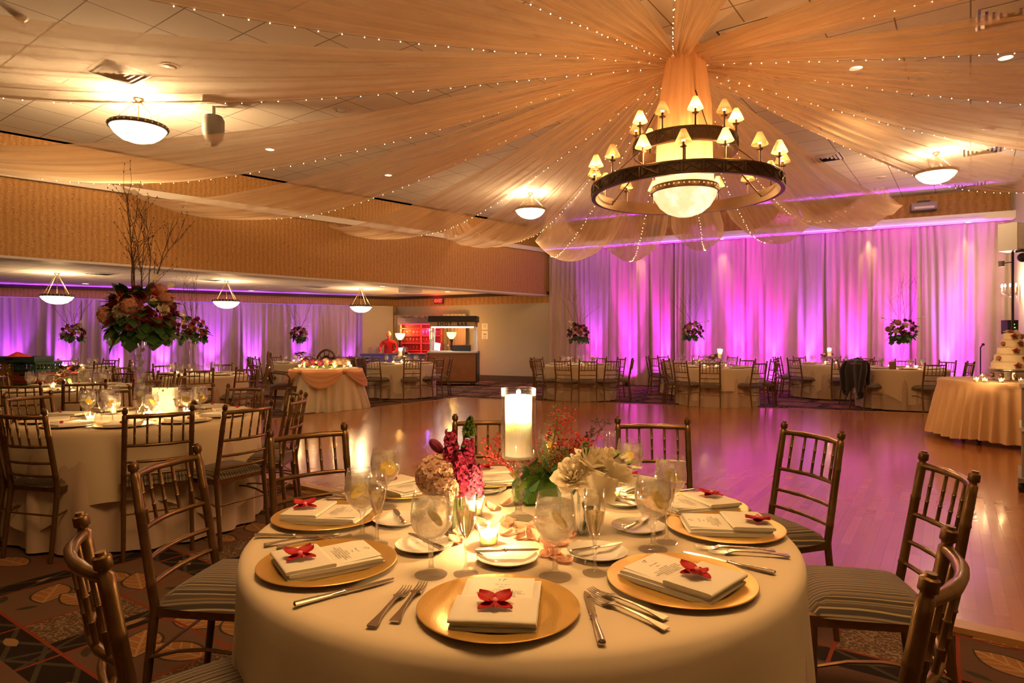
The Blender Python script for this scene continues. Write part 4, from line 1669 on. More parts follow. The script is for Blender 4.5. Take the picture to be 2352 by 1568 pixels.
def tall_arrangement(x, y, R, H, label, seed, big=False):
    rr = random.Random(seed)
    t = thing('flower_arrangement', label, 'flowers', (x, y, TZ), rr.uniform(0, 6) if not big else 0, 'tall flower arrangements in trumpet vases')
    v = link('vase', trumpet(H=H, mat='crystal' if big else 'glass_far', r1=.075 if big else .06, r0=.036 if big else .022), t)
    zc = H + R * .82
    if big:     # orchid stem inside the vase
        st = MB().tube([(0.0, 0, .02), (.01, 0, .2), (-.01, 0, .4), (0, 0, .55)], .003, 6)
        st.build('inner_stem', 'stem_green', v)
        for k in range(9):
            z = .12 + k * .045
            M_ = Matrix.Translation((.014 * (-1) ** k, -.004, z)) @ Matrix.Rotation(1.2, 4, 'X')
            q = MB()
            for j in range(5):
                leaf_geo(q, M_ @ Matrix.Rotation(j * 1.257, 4, 'Z'), .02, .008, seg=3)
            q.build('inner_bloom', 'white_petal', v, angle=None)
    c = Vector((0, 0, zc))
    link('foliage', foliage_mesh(R * 1.0, 150 if big else 60, R * .42, R * .15, -.75, .9, seed, 'leaf', zs=.95), t, tuple(c))
    link('collar_leaves', foliage_mesh(R * .95, 34 if big else 18, R * .62, R * .24, -.75, -.35, seed + 1, 'leaf', 'collar_leaves', .25, True), t, tuple(c))
    # flowers on the ball
    n_ = 46 if big else 24
    ga = PI * (3 - 5 ** .5)
    kinds = ['rose_red', 'rose_wine', 'rose_coral', 'rose_red', 'hydrangea', 'rose_cream', 'rose_wine', 'rose_red', 'rose_coral', 'rose_cream']
    for i in range(n_):
        z = .95 - 1.35 * (i + .5) / n_
        rad = math.sqrt(max(0, 1 - z * z))
        a = i * ga + rr.uniform(-.2, .2)
        nrm = Vector((rad * cos(a), rad * sin(a), z))
        kd = kinds[(i * 7 + seed) % len(kinds)]
        s_ = R * (.17 if kd.startswith('rose') else .27) * rr.uniform(.85, 1.15)
        if kd == 'rose_cream':
            s_ *= .85
        me = POMS[kd] if kd == 'hydrangea' else (POMS[kd] if kd in POMS and i % 3 == 0 else ROSES[kd][i % 2])
        if kd == 'hydrangea':
            nm = 'hydrangea'
        else:
            nm = 'rose'
        o = link(nm, me, t, tuple(c + Vector((nrm.x, nrm.y, nrm.z * .95)) * R * .92), nrm.to_track_quat('Z', 'Y').to_euler(), (s_,) * 3)
    for k in range(9 if big else 6):
        a = 2 * PI * k / (9 if big else 6) + rr.uniform(-.3, .3)
        sp = rr.uniform(.12, .55)
        link('branch', branch_mesh((0, 0, 0), (cos(a) * sp, sin(a) * sp, 1), R * (3.6 if not big else rr.uniform(2.4, 3.9)), seed * 10 + k, r0=.0042 if big else .0036, twigs=7), t, tuple(c + Vector((cos(a) * R * .2, sin(a) * R * .2, R * .4))))
    # a couple of calla lilies
    for k in range(2):
        a = 2.5 + k * 2.3 + seed
        stp = [c + Vector((cos(a) * R * u * 1.25, sin(a) * R * u * 1.25, R * (1.35 * math.sqrt(u) - .35 * u * u * 1.2))) for u in (0.2, .5, .8, 1.05)]
        tip = stp[-1]
        st = MB().tube([tuple(q) for q in stp], .004 if big else .003, 6)
        cl = st.build('calla_stem', 'stem_green', t)
        b = MB().lathe([(.003, 0), (.008, .02), (.02, .05), (.028, .065)], 12)
        b.build('calla_bloom', 'white_petal', cl, tuple(tip), (1.0 * sin(a + PI), 1.0 * cos(a), 0), angle=None)
    return t


c, _ = T['vase']
tall_arrangement(-2.70, 4.60, .235, .54, 'giant ball of burgundy roses and dark leaves with bare branches in a tall glass vase', 3, big=True)
for key, px, yy, R_, H_, lab in (('violet', 168, None, .20, .52, 'tall vase of flowers with thin branches, farthest left before the violet drapes'), ('left', 441, None, .225, .52, 'tall vase with round burgundy bouquet, between giant vase and middle pendant'),
                                 ('oval', 686, None, .20, .52, 'tall vase bouquet behind the two oval-backed chairs'), ('mag', 1328, None, .235, .50, 'tall vase bouquet with a drooping calla nearest the beige wall'),
                                 ('behind', 1592, None, .24, .56, 'tall vase bouquet seen above the pillar candle table mid drapes'), ('cake', 2072, None, .25, .52, 'tall vase bouquet with spreading twigs nearest the cake')):
    c, _ = T[key]
    tall_arrangement(on(px, c.y), c.y, R_, H_, lab, 11 + len(lab), False)


# ---- low centrepieces --------------------------------------------------------
def pillar(x, y, label, hr=.048, hh=.20, stand=.165, e=6.0, near=True):
    """candle in a glass cylinder on a glass candlestick"""
    t = thing('hurricane_candle', label, 'candle', (x, y, TZ), 0, 'hurricane candles')
    s_ = stand
    prof = [(0, 0), (.048, 0), (.048, .003), (.030, .010), (.012, .018), (.010, .03), (.014, .038), (.017, .044), (.013, .050), (.016, .060), (.023, .072), (.016, .084), (.010, .092), (.010, .112), (.015, .118), (.012, .126), (.020, .140), (.040, .152), (.050, .157), (.050, .162), (0, .162)]
    prof = [(r, z * s_ / .165) for r, z in prof]
    MB().lathe(prof, 26).build('candlestick', 'crystal' if near else 'glass_far', t, angle=50)
    MB().lathe([(0, s_), (hr, s_), (hr + .003, s_ + .005), (hr + .003, s_ + hh), (hr + .0005, s_ + hh), (hr, s_ + .006), (0, s_ + .006)], 32).build('glass_cylinder', 'glass', t, angle=50)
    wr, wh = hr - .009, hh * .90
    MB().lathe([(0, s_ + .007), (wr, s_ + .007), (wr, s_ + wh - .003), (wr - .004, s_ + wh), (wr - .009, s_ + wh - .010), (wr - .013, s_ + wh - .05), (0, s_ + wh - .055)], 28).build('wax_pillar', 'wax', t, angle=60)
    MB().tube([(0, 0, s_ + wh - .055), (.001, 0, s_ + wh - .035)], .0012, 5).build('wick', 'black_plastic', t)
    MB().lathe([(0, s_ + wh - .042), (.005, s_ + wh - .037), (.0065, s_ + wh - .030), (.003, s_ + wh - .016), (0, s_ + wh - .006)], 10).build('flame', 'flame', t)
    lamp('POINT', 'candle_light', (x, y, TZ + s_ + wh + .002), e, (1.0, .68, .36), .006)
    return t


x, y, _z = at(1191, 1190, TZ)
pillar(x, y, 'white pillar candle glowing in a glass cylinder on a cut-glass stick, nearest table', hr=.0505, hh=.215, stand=.19, e=26)
PC = Vector((x, y))


def stems(m_, pts_from, to, n_, r_, seed):
    rr = random.Random(seed)
    for k in range(n_):
        a = rr.uniform(0, 6.28)
        b = rr.uniform(0, 6.28)
        m_.tube([(r_ * cos(a) * .9, r_ * sin(a) * .9, .006), (r_ * cos(b) * .5, r_ * sin(b) * .5, to * .6), (r_ * cos(b) * 1.1, r_ * sin(b) * 1.1, to)], .0035, 6)


# bud vase with hydrangea and stock (left)
x, y, _z = at(1052, 1222, TZ)
t = thing('flower_vase', 'clear glass vase of pink hydrangea and magenta stock on the nearest table', 'flowers', (x, y, TZ))
v = MB().lathe([(0, 0), (.030, 0), (.031, .002), (.033, .115), (.0315, .115), (.029, .008), (0, .008)], 28).build('vase', 'glass', t, angle=50)
q = MB()
stems(q, None, .15, 7, .020, 2)
q.build('stalk', 'stem_green', v)
MB().lathe([(0, .009), (.0285, .009), (.0297, .07), (0, .07)], 20).build('water', 'water_far', v)
hp = pompom_mesh(.060, 'hydrangea_pale', 120, 8, .24)
for (dx, dy, dz, s_, me) in ((-.062, -.01, .165, 1.1, hp), (-.035, -.045, .135, .8, hp), (-.05, .03, .175, .85, pompom_mesh(.062, 'hydrangea', 130, 9, .22))):
    link('hydrangea', me, t, (dx, dy, dz), (0, -.4, 0), (s_,) * 3)


def stock_spike(m_, base, top, seed, r=.02):
    rr = random.Random(seed)
    b, tp = Vector(base), Vector(top)
    for i in range(52):
        u = i / 51
        p = b.lerp(tp, u)
        a = i * 2.4
        rad = r * (1.15 - .75 * u)
        c_ = p + Vector((cos(a) * rad, sin(a) * rad, 0))
        s_ = .0135 * (1.1 - .5 * u)
        nrm = Vector((cos(a), sin(a), .4)).normalized()
        M_ = Matrix.Translation(c_) @ nrm.to_track_quat('Z', 'Y').to_matrix().to_4x4()
        for k in range(6):
            leaf_geo(m_, M_ @ Matrix.Rotation(k * 1.047 + rr.random(), 4, 'Z') @ Matrix.Rotation(rr.uniform(.1, 1.0), 4, 'X'), s_ * 1.3, s_ * .75, .35, 4, .5)
    m_.tube([tuple(b), tuple(b.lerp(tp, .5)), tuple(tp)], [r * .95, r * .8, r * .35], 8)


for (bx, by_, tx, ty, mt, sd, hh) in ((-.012, .0, -.022, .0, 'stock_magenta', 1, .29), (.018, .012, .028, .012, 'stock_magenta', 2, .265), (.004, -.012, .006, -.015, 'stock_magenta', 3, .235), (.034, -.004, .052, -.006, 'stock_pink', 4, .19)):
    q = MB()
    stock_spike(q, (bx, by_, .12), (tx, ty, hh), sd, .026)
    q.build('stock_spike', mt, t, angle=None)
q = MB()
stock_spike(q, (.03, .02, .285), (.034, .02, .325), 9, .003)
q.build('bud_spike', 'leaf_light', t, angle=None)
q = MB()
for k in range(12):
    a = k * .9
    leaf_geo(q, Matrix.Translation((.01, 0, .11 + .012 * k)) @ Matrix.Rotation(a, 4, 'Z') @ Matrix.Rotation(.6, 4, 'X'), .05, .009, .2, 5, .3)
q.build('foliage', 'leaf', t, angle=None)
MB().ball((0, 0, 0), .016, 8, 6, sq=(1, 1, 1.7)).build('calla_bud', 'rose_wine', t, (-.065, .02, .245), (0, -.8, 0))

# green cube vase of eucalyptus, heather and berries (centre)
x, y, _z = at(1212, 1158, TZ)
t = thing('flower_vase', 'green cube vase of seeded greenery and red heather behind the tall candle', 'flowers', (x + .035, y + .04, TZ))
t.scale = (1.32, 1.32, 1.22)
q = MB().box((0, 0, .0475), (.095, .095, .09), .3)
q.build('vase', 'glass_green', t)
MB().box((0, 0, .045), (.082, .082, .078), .3).build('leaf_lining', 'leaf_light', t)


def sprig(m_, base, dirv, L, seed, n_=22, ls=.010, kind='heather'):
    rr = random.Random(seed)
    pts = branch_pts(rr, base, dirv, L, 7, .12)
    m_.tube(pts, .0014, 5)
    for i in range(n_):
        p = pts[1 + i % 7]
        d_ = Vector((rr.uniform(-1, 1), rr.uniform(-1, 1), rr.uniform(-.3, 1))).normalized()
        tw = p + d_ * ls * 2.2
        m_.tube([p, tw], .0007, 3, cap=False)
        if kind == 'heather':
            for j in range(3):
                m_.ball(tuple(tw + Vector((rr.uniform(-1, 1), rr.uniform(-1, 1), rr.uniform(-1, 1))) * ls * .6), ls * .32, 5, 4)
        elif kind == 'needle':
            for j in range(5):
                d2 = (d_ + Vector((rr.uniform(-.8, .8), rr.uniform(-.8, .8), rr.uniform(-.8, .8)))).normalized()
                leaf_geo(m_, Matrix.Translation(tw) @ d2.to_track_quat('Y', 'Z').to_matrix().to_4x4(), ls * 1.2, ls * .13, .1, 2)


for k, (dx, dy, dz, L_, mt, kd) in enumerate(((.55, .1, .8, .19, 'heather', 'heather'), (.8, .1, .7, .17, 'heather', 'heather'), (.3, -.1, 1, .20, 'leaf_light', 'needle'), (-.6, .1, .75, .15, 'heather', 'heather'), (-.8, 0, .55, .13, 'heather', 'heather'),
                                              (.9, -.1, .5, .15, 'heather', 'heather'), (-.5, -.2, .5, .13, 'leaf_light', 'needle'), (.5, .3, 1, .18, 'heather', 'heather'), (1, .2, .8, .20, 'twig', 'heather'), (.15, -.4, .5, .12, 'leaf_light', 'needle'), (.5, -.5, .4, .12, 'leaf_light', 'needle'),
                                              (.35, -.6, .1, .12, 'leaf_light', 'needle'), (.7, -.3, .9, .16, 'heather', 'heather'), (-.35, .2, 1, .13, 'heather', 'heather'))):
    q = MB()
    sprig(q, (dx * .02, dy * .02, .07), (dx, dy, dz), L_, 40 + k, 44, .011, kd)
    q.build('heather_sprig' if kd == 'heather' else 'fern_sprig', mt, t, angle=None)
q = MB()
rr = random.Random(5)
for k in range(44):
    a = rr.uniform(-2.6, 1.0)
    ph = rr.uniform(-.5, .9)
    p = Vector((.02 + cos(a) * .03, sin(a) * .03, .09))
    dv = Vector((cos(a), sin(a), ph)).normalized()
    M_ = Matrix.Translation(p + dv * rr.uniform(.01, .07)) @ dv.to_track_quat('Y', 'Z').to_matrix().to_4x4() @ Matrix.Rotation(rr.uniform(-1, 1), 4, 'Y')
    leaf_geo(q, M_, rr.uniform(.035, .062), rr.uniform(.012, .021), .15, 6, rr.uniform(0, .4))
q.build('eucalyptus_leaves', 'leaf', t, angle=None)

# square vase with cream roses (right)
x, y, _z = at(1352, 1222, TZ)
t = thing('flower_vase', 'square clear vase with a bunch of cream garden roses on the nearest table', 'flowers', (x, y, TZ))
v = MB().box((0, 0, .006), (.06, .06, .012)).build('vase', 'glass', t)
for sx, sy, dx, dy in ((-.0285, 0, .003, .06), (.0285, 0, .003, .06), (0, -.0285, .06, .003), (0, .0285, .06, .003)):
    MB().box((sx, sy, .055), (dx, dy, .11)).build('vase_wall', 'glass', v)
q = MB()
stems(q, None, .14, 6, .018, 6)
for k in range(6):
    leaf_geo(q, Matrix.Translation((0, 0, .02 + .01 * k)) @ Matrix.Rotation(k * 1.1, 4, 'Z') @ Matrix.Rotation(1.2, 4, 'X'), .06, .014, .2, 5)
q.build('stalk', 'leaf', v, angle=None)
for k, (dx, dy, dz, s_, rx, ry) in enumerate(((-.052, -.035, .172, .046, .75, -.25), (.012, .0, .205, .050, .5, .1), (.070, -.015, .175, .050, .7, .5), (.020, -.055, .135, .046, 1.1, .25), (-.012, .045, .185, .042, -.5, 0), (.075, .04, .20, .040, -.2, .7))):
    link('rose', rose_mesh(1.0, 'rose_cream', 20 + k, 7, open_=.72), t, (dx, dy, dz), (rx, ry, k), (s_,) * 3)
for k in range(4):
    st = [(.03, 0, .15), (.05 + .01 * k, .0, .20), (.085 + .018 * k, -.01 + .01 * k, .225 - .016 * k)]
    q = MB().tube(st, .0018, 5)
    for j in range(5):
        leaf_geo(q, Matrix.Translation(st[2]) @ Matrix.Rotation(j * 1.257, 4, 'Z') @ Matrix.Rotation(.5, 4, 'X'), .028, .008, .2, 4, .3)
    q.build('dendrobium', 'white_petal' if k % 2 else 'leaf_light', t, angle=None)
for k in range(2):
    q = MB().tube([(-.01 + .01 * k, .02, .15), (-.012 + .012 * k, .02, .24)], .0018, 5)
    for j in range(7):
        q.ball((-.012 + .012 * k + .006 * sin(j * 2.1), .02 + .006 * cos(j * 2.1), .205 + .008 * j), .0065 - .0004 * j, 6, 5, sq=(1, 1, 1.5))
    q.build('bud_spike', 'leaf_light', t, angle=None)

# scattered rose petals
PET = proto('rose_petal', 'petal', [('petal', petal_mesh(.042, .021, .5, 'petal', curl=.010))])
rr = random.Random(12)
spots = [(1165, 1215), (1190, 1225), (1213, 1215), (1180, 1240), (1235, 1245), (1250, 1262), (1262, 1278), (1270, 1255), (1285, 1272), (1150, 1162), (1135, 1175), (1172, 1200), (1245, 1225), (1300, 1235), (1320, 1225), (1305, 1215),
         (1112, 1205), (1095, 1218), (1062, 1250), (1050, 1236), (1240, 1280), (1225, 1200), (1260, 1205), (1150, 1232), (1280, 1290)]
PETW = ['just in front of the candlestick foot', 'touching the right of the candlestick foot', 'right of the candlestick foot, second out', 'between the candlestick and the small votive', 'right of the bread plate edge, behind', 'in the pink drift right of the bread plate, rear left', 'in the pink drift beside the right goblet stem, lowest left',
        'in the pink drift, centre', 'in the pink drift, right edge', 'alone left of the green cube vase', 'left of the green cube vase, nearer the camera', 'at the left of the candlestick foot', 'behind the right front goblet bowl, left', 'behind the right front goblet, by the square vase', 'left of the square vase foot', 'behind the square vase foot left corner',
        'behind the small votive', 'behind the front left flute', 'half under the flute foot, by the left bread plate', 'just right of the bud vase foot', 'nearest the camera, under the butter knife handle', 'right of the candle under the eucalyptus', 'under the white roses, left', 'between the votive and the bread plate rim', 'lowest of the pink drift, at the goblet foot']
for i, (px, py) in enumerate(spots):
    x, y, _z = at(px, py, TZ)
    o = PET.put((x, y, TZ + .003), rr.uniform(0, 6.28), 'blush rose petal lying %s' % PETW[i], 'loose blush rose petals')
    o.scale = (rr.uniform(.85, 1.25),) * 3
    o.rotation_euler = (rr.uniform(-.25, .25), rr.uniform(-.25, .25), rr.uniform(0, 6.28))

# paper bag with ring handle, glowing, on the giant vase table
x, y, _z = at(362, 955, TZ)
t = thing('paper_bag', 'cream paper gift bag with loop handle on the giant vase table', 'bag', (x, y + .1, TZ), .12)
q = MB()
q.prism([(-.078, -.035), (.078, -.035), (.078, .035), (-.078, .035)], 0, .003)
for a_ in (((-.078, -.035), (.078, -.035)), ((.078, -.035), (.078, .035)), ((.078, .035), (-.078, .035)), ((-.078, .035), (-.078, -.035))):
    wall_strip(q, a_[0], a_[1], 0, .20, .0012, 1)
q.build('sack', 'menu_card', t)
MB().tube([(-.03, -.035, .19), (-.02, -.036, .225), (0, -.036, .24), (.02, -.036, .225), (.03, -.035, .19)], .0022, 6).build('handle', 'twig', t)
leaf_geo(q2 := MB(), Matrix.Translation((.0, -.037, .17)) @ Matrix.Rotation(1.57, 4, 'X'), .02, .006)
q2.build('print', 'twig', t, angle=None)
x2, y2, _z = at(318, 942, TZ)
for dx, dy, ee in ((.10, -.11, 1.4), (.17, -.10, 1.0)):
    votive(x + dx - .1, y + dy, TZ, 'lit votive candle before the paper bag, %s one' % ('left' if dx < .15 else 'right'), 'votives before the paper bag', ee)

# low centrepieces of the farther tables
for key, e in (('crate', 0), ('candle', 14), ('jacket', 14), ('shot', 14), ('oval', 0)):
    c, dsc = T[key]
    if e:
        dx = {'candle': .05, 'jacket': 0, 'shot': -.02}[key]
        pillar(c.x + dx, c.y, 'lit pillar candle in a glass cylinder on ' + dsc, hr=.05, hh=.20, stand=.17, e=e, near=False)
    t = thing('low_bouquet', 'low bouquet of mixed blooms on ' + dsc, 'flowers', (c.x + (.0 if not e else .02), c.y + (.12 if e else .0), TZ), 0, 'low bouquets')
    MB().lathe([(0, 0), (.04, 0), (.045, .09), (.042, .09), (.037, .004), (0, .004)], 14).build('vase', 'glass_far', t)
    link('foliage', foliage_mesh(.13, 60, .06, .02, -.4, .9, 5, 'leaf_light'), t, (0, 0, .14))
    rr = random.Random(len(key))
    for k in range(12):
        kd = ['rose_cream', 'rose_wine', 'rose_coral', 'rose_red'][k % 4]
        a = k * 2.4
        link('rose', ROSES[kd][k % 2], t, (.13 * cos(a) * (.4 + .06 * k), .08 * sin(a), .15 + rr.uniform(0, .09)), (rr.uniform(-.6, .6), rr.uniform(-.6, .6), a), (.034,) * 3)

# ================================================================== CHANDELIER
simple('exit_dark', (.05, .01, .01), .5)
simple('cart_wood', (.36, .145, .06), .4, var=.35, vscale=5)
simple('purple_black', (.07, .05, .09), .4)
simple('red_cabinet', (.35, .05, .05), .4)
simple('carved_wood', (.13, .05, .025), .35, var=.3)
simple('plum_velvet', (.06, .022, .035), .8, Sheen_Weight=.4)
simple('pearl', (.85, .75, .55), .35)
simple('bag_brown', (.30, .17, .08), .7)
simple('red_bundle', (.6, .03, .02), .6)
simple('bin_black', (.02, .022, .03), .4)
simple('bar_paint', (.20, .17, .30), .5)
simple('sign_tan', (.50, .33, .15), .5)
simple('acrylic_post', (.8, .8, .78), .2)
simple('clear_wire', (.35, .28, .2), .5)
cloth('gold_sheer', (.90, .58, .30), .6)
CX, CY = 1.97, 7.2
t = thing('chandelier', 'two-tier bronze ring chandelier with small shaded lamps and a glowing alabaster bowl', 'chandelier', (CX, CY, 2.72))


def ring(R, z0, z1, th=.045):
    return MB().lathe([(R - th, z0), (R, z0), (R + .004, z0 + .012), (R, z0 + .024), (R, z1 - .024), (R + .004, z1 - .012), (R, z1), (R - th, z1), (R - th, z0)], 96)


def fretwork(R, z0, z1, n_):
    """raised lozenge and square fret pattern round a ring"""
    m_ = MB()
    h = z1 - z0
    for k in range(n_):
        a = 2 * PI * k / n_
        wd = 2 * PI / n_ * .42
        def P_(u, v):
            aa = a + u * wd
            return ((R + .002) * cos(aa), (R + .002) * sin(aa), z0 + h * (.5 + .34 * v))
        segs = [((-1, -1), (-1, 1)), ((-1, 1), (1, 1)), ((1, 1), (1, -1)), ((-1, 1), (0, 0)), ((0, 0), (1, -1)), ((-1, -1), (-.2, 0.1)), ((.3, .2), (1, 1))]
        for p_, q_ in segs:
            m_.tube([P_(*p_), P_((p_[0] + q_[0]) / 2, (p_[1] + q_[1]) / 2), P_(*q_)], .0045, 4, cap=False)
    return m_


def shade_set(a, R, z, idx):
    x, y = R * cos(a), R * sin(a)
    st = MB().lathe([(0, 0), (.014, 0), (.010, .02), (.009, .10), (.013, .12), (.034, .128), (.036, .134), (.012, .14), (.012, .19), (0, .19)], 12).build('lamp_stem', 'bronze', t, (x, y, z))
    MB().lathe([(.026, .30), (.083, .175)], 24).build('lamp_shade', 'shade_cloth', st, angle=None)
    MB().lathe([(0, .17), (.016, .182), (.021, .205), (.016, .228), (0, .236)], 10).build('bulb', 'bulb_glow', st)


m, nt, out = newmat('shade_cloth')
N_ = NT(nt)
nt.links.new(N_.mixsh(.72, N_.sh('BsdfDiffuse', (.92, .68, .38)), N_.sh('BsdfTranslucent', (1.0, .70, .36))), out.inputs[0])
for (R, z0, z1, n_, off, fr, nm) in ((1.055, .225, .365, 16, 6.5, 32, 'lower_ring'), (.575, .70, .855, 10, -4, 20, 'upper_ring')):
    o = ring(R, z0, z1).build(nm, 'bronze', t)
    fretwork(R, z0, z1, fr).build('fret_pattern', 'bronze_dark', o)
    for k in range(n_):
        a = -PI / 2 + math.radians(off + k * 360 / n_)
        shade_set(a, R - .022, z1, k)
# suspension rods with chain links
for k in range(6):
    a = math.radians(15 + 60 * k)
    ca, sa = cos(a), sin(a)
    MB().tube([(.54 * ca, .54 * sa, .72), (1.02 * ca, 1.02 * sa, .28)], .008, 6).build('rod', 'bronze', t)
    for (rr_, zz) in ((.60, .665), (.63, .64), (1.0, .31), (.97, .335)):
        m_ = MB()
        pts = [(rr_ * ca + .014 * cos(u) * ca, rr_ * sa + .014 * cos(u) * sa, zz + .02 * sin(u)) for u in [2 * PI * j / 10 for j in range(11)]]
        m_.tube(pts, .003, 5, cap=False)
        m_.build('chain_link', 'bronze', t)
for k in range(3):
    a = math.radians(40 + 120 * k)
    MB().tube([(.54 * cos(a), .54 * sin(a), .85), (.03 * cos(a), .03 * sin(a), 1.75)], .007, 6).build('rod', 'bronze', t)
# bowl with studded band
b = MB().lathe([(0, -.005), (.10, .006), (.20, .045), (.28, .11), (.34, .205), (.358, .27)], 48).build('bowl', 'alabaster_glow', t, angle=None)
q = MB().lathe([(.358, .262), (.375, .262), (.380, .285), (.380, .318), (.372, .335), (.350, .335)], 60).build('band', 'bronze', t)
s_ = MB()
for k in range(44):
    a = 2 * PI * k / 44
    s_.ball((.381 * cos(a), .381 * sin(a), .30), .0105, 6, 5, sq=(.9, .9, 1))
s_.build('stud_row', 'pearl', q)['kind'] = 'stuff'
# fabric column between ceiling hub and bowl
def colf(u, v):
    a = u * 2 * PI
    z = .30 + v * 1.62
    r_ = .315 - .05 * v - .08 * max(0, v - .6) / .4 + .012 * sin(a * 19 + 2 * sin(v * 3)) + .01 * sin(a * 7 + v * 3)
    return (r_ * cos(a), r_ * sin(a), z)


m = MB().grid(colf, 150, 10).build('fabric_column', 'gold_sheer', None, (CX, CY, 2.72), angle=None)
tag(m, 'gold sheer fabric gathered in a column from the ceiling hub into the chandelier bowl', 'drapery')
lamp('POINT', 'chandelier_light', (CX, CY, 3.16), 48, (1.0, .56, .24), .10)
lamp('POINT', 'chandelier_light', (CX, CY, 2.62), 50, (1.0, .58, .24), .12)
for k in range(8):
    a = math.radians(11 + 45 * k)
    lamp('POINT', 'chandelier_lamp_light', (CX + 1.07 * cos(a), CY + 1.07 * sin(a), 3.20), 21, (1.0, .48, .15), .03)
for k in range(5):
    a = math.radians(-94 + 72 * k)
    lamp('POINT', 'chandelier_lamp_light', (CX + .55 * cos(a), CY + .55 * sin(a), 3.74), 16, (1.0, .48, .14), .03)


# ================================================================== PENDANTS
def pendant_parts(drop=.52):
    R = .33
    bowl = MB().lathe([(0, -.17), (.10, -.162), (.19, -.13), (.26, -.075), (.305, -.012), (.315, .005)], 36).mesh('bowl', 'pendant_glow', None)
    band = MB().lathe([(.312, -.004), (.328, -.004), (.332, .01), (.332, .036), (.325, .046), (.305, .046)], 40).mesh('band', 'bronze')
    st = MB()
    for k in range(28):
        a = 2 * PI * k / 28
        st.ball((.333 * cos(a), .333 * sin(a), .022), .010, 6, 5)
    cap_ = MB().lathe([(0, drop), (.055, drop), (.060, drop - .02), (.03, drop - .035), (.018, drop - .06), (0, drop - .065)], 16)
    parts = [('bowl', bowl), ('band', band, [('stud_row', st.mesh('stud_row', 'pearl'))]), ('canopy', cap_.mesh('canopy', 'brass'))]
    for k in range(4):
        a = PI / 4 + k * PI / 2 + .2
        parts.append(('rod', MB().tube([(.30 * cos(a), .30 * sin(a), .04), (.03 * cos(a), .03 * sin(a), drop - .04)], .006, 6).mesh('rod', 'brass')))
    parts.append(('rod', MB().tube([(0, 0, -.1), (0, 0, drop - .02)], .006, 6).mesh('rod', 'brass')))
    return parts


PEN = proto('pendant_light', 'lamp', pendant_parts())
PENM = proto('pendant_light', 'lamp', pendant_parts(.37))
for (px, D, zc, sc, lab, e) in ((318, 9.0, ZC, 1.16, 'studded bowl pendant on four rods, upper left, below the sheer swags', 270), (1218, 14.8, ZC, 1.12, 'studded bowl pendant veiled behind the sheer swags near the centre', 170), (2150, 11.6, ZC, 1.05, 'studded bowl pendant at the upper right under the sheer swags', 120),
                             (131, 13.9, ZA, 1, 'studded bowl pendant in the alcove, left of the giant bouquet', 60), (520, 15.8, ZA, 1, 'studded bowl pendant in the alcove, right of the giant bouquet', 60), (829, 18.2, ZA, 1, 'studded bowl pendant in the alcove, beside the exit sign wall', 60)):
    x = on(px, D)
    dr_ = .37 if zc > 4 else .52
    o = (PENM if zc > 4 else PEN).put((x, D, zc - dr_ * sc), .3, lab, 'studded bowl pendants')
    o.scale = (sc,) * 3
    zb = zc - dr_ * sc
    lamp('POINT', 'pendant_light_source', (x, D, zb + .10 * sc), e, (1.0, .62, .28), .08)
    lamp('POINT', 'pendant_light_source', (x, D, zb - .24 * sc), e * .45, (1.0, .60, .27), .12)

# ================================================================== CEILING SWAGS
HUB = Vector((1.95, 7.45, 4.56))


def wall_dist(a):
    """horizontal distance from the hub to the walls in direction a (azimuth from +y, clockwise)"""
    dx, dy = sin(a), cos(a)
    best = 8.6
    # far wall y = 19.9-.5x ; bulkhead y=18.2+.97x ; right wall through C1 dir RW
    den = dy + .5 * dx
    if den > 1e-3:
        best = min(best if best != 8.6 else 99, (19.9 - .5 * HUB.x - HUB.y) / den)
    den = dy - .97 * dx
    if den > 1e-3:
        tt = (18.2 + .97 * HUB.x - HUB.y) / den
        best = min(best, tt) if best < 99 and best != 8.6 else min(tt, 13.0 if best == 8.6 else best)
    return best


def swag(azd, L, W, sag, seed, tip_w=.35, zt=4.66, droopk=.10, p=1.25, q=.62):
    rr = random.Random(seed)
    a = math.radians(azd)
    D_ = Vector((sin(a), cos(a), 0))
    S_ = Vector((cos(a), -sin(a), 0))
    ph = [rr.uniform(0, 6.28) for _ in range(4)]
    nu, nv = 52, 44
    sp = p / (p + q)
    fm = sp ** p * (1 - sp) ** q

    def width(s):
        return .10 + (W - .10) * min(1, (s / .6)) ** .85 * (1 if s < .8 else 1 - (1 - tip_w / W) * ((s - .8) / .2) ** 1.6)

    def P_(u, v):
        s = v
        base = HUB + D_ * (.12 + (L - .12) * s)
        z = HUB.z + (zt - HUB.z) * s - sag * (s ** p * (1 - s) ** q) / fm
        wv = width(s)
        c_ = (u - .5)
        lat = c_ * wv
        # pleats: shallow ridges along the run, deeper toward the gathered ends
        dep = .012 + .030 * (1 - min(1, wv / W)) + .012 * sin(s * 5 + ph[0])
        pl = dep * sin(c_ * 26 + 1.5 * sin(s * 3 + ph[1]) + ph[2]) + .5 * dep * sin(c_ * 61 + ph[3])
        droop = droopk * W * (c_ * c_ * 4 - 1) * min(1, s * 1.6) * min(1, (1 - s) * 6)
        return base + S_ * lat + Vector((0, 0, z - base.z + droop + pl))
    m_ = MB().grid(lambda u, v: tuple(P_(u, v)), nu, nv)
    me = m_.mesh('ceiling_swag', 'sheer', None)
    uvl = me.uv_layers.new(name='UVMap')
    n1 = nu + 1
    for poly in me.polygons:
        for li in poly.loop_indices:
            vi = me.loops[li].vertex_index
            uvl.data[li].uv = ((vi % n1) / nu, (vi // n1) / nv)
    return me, P_


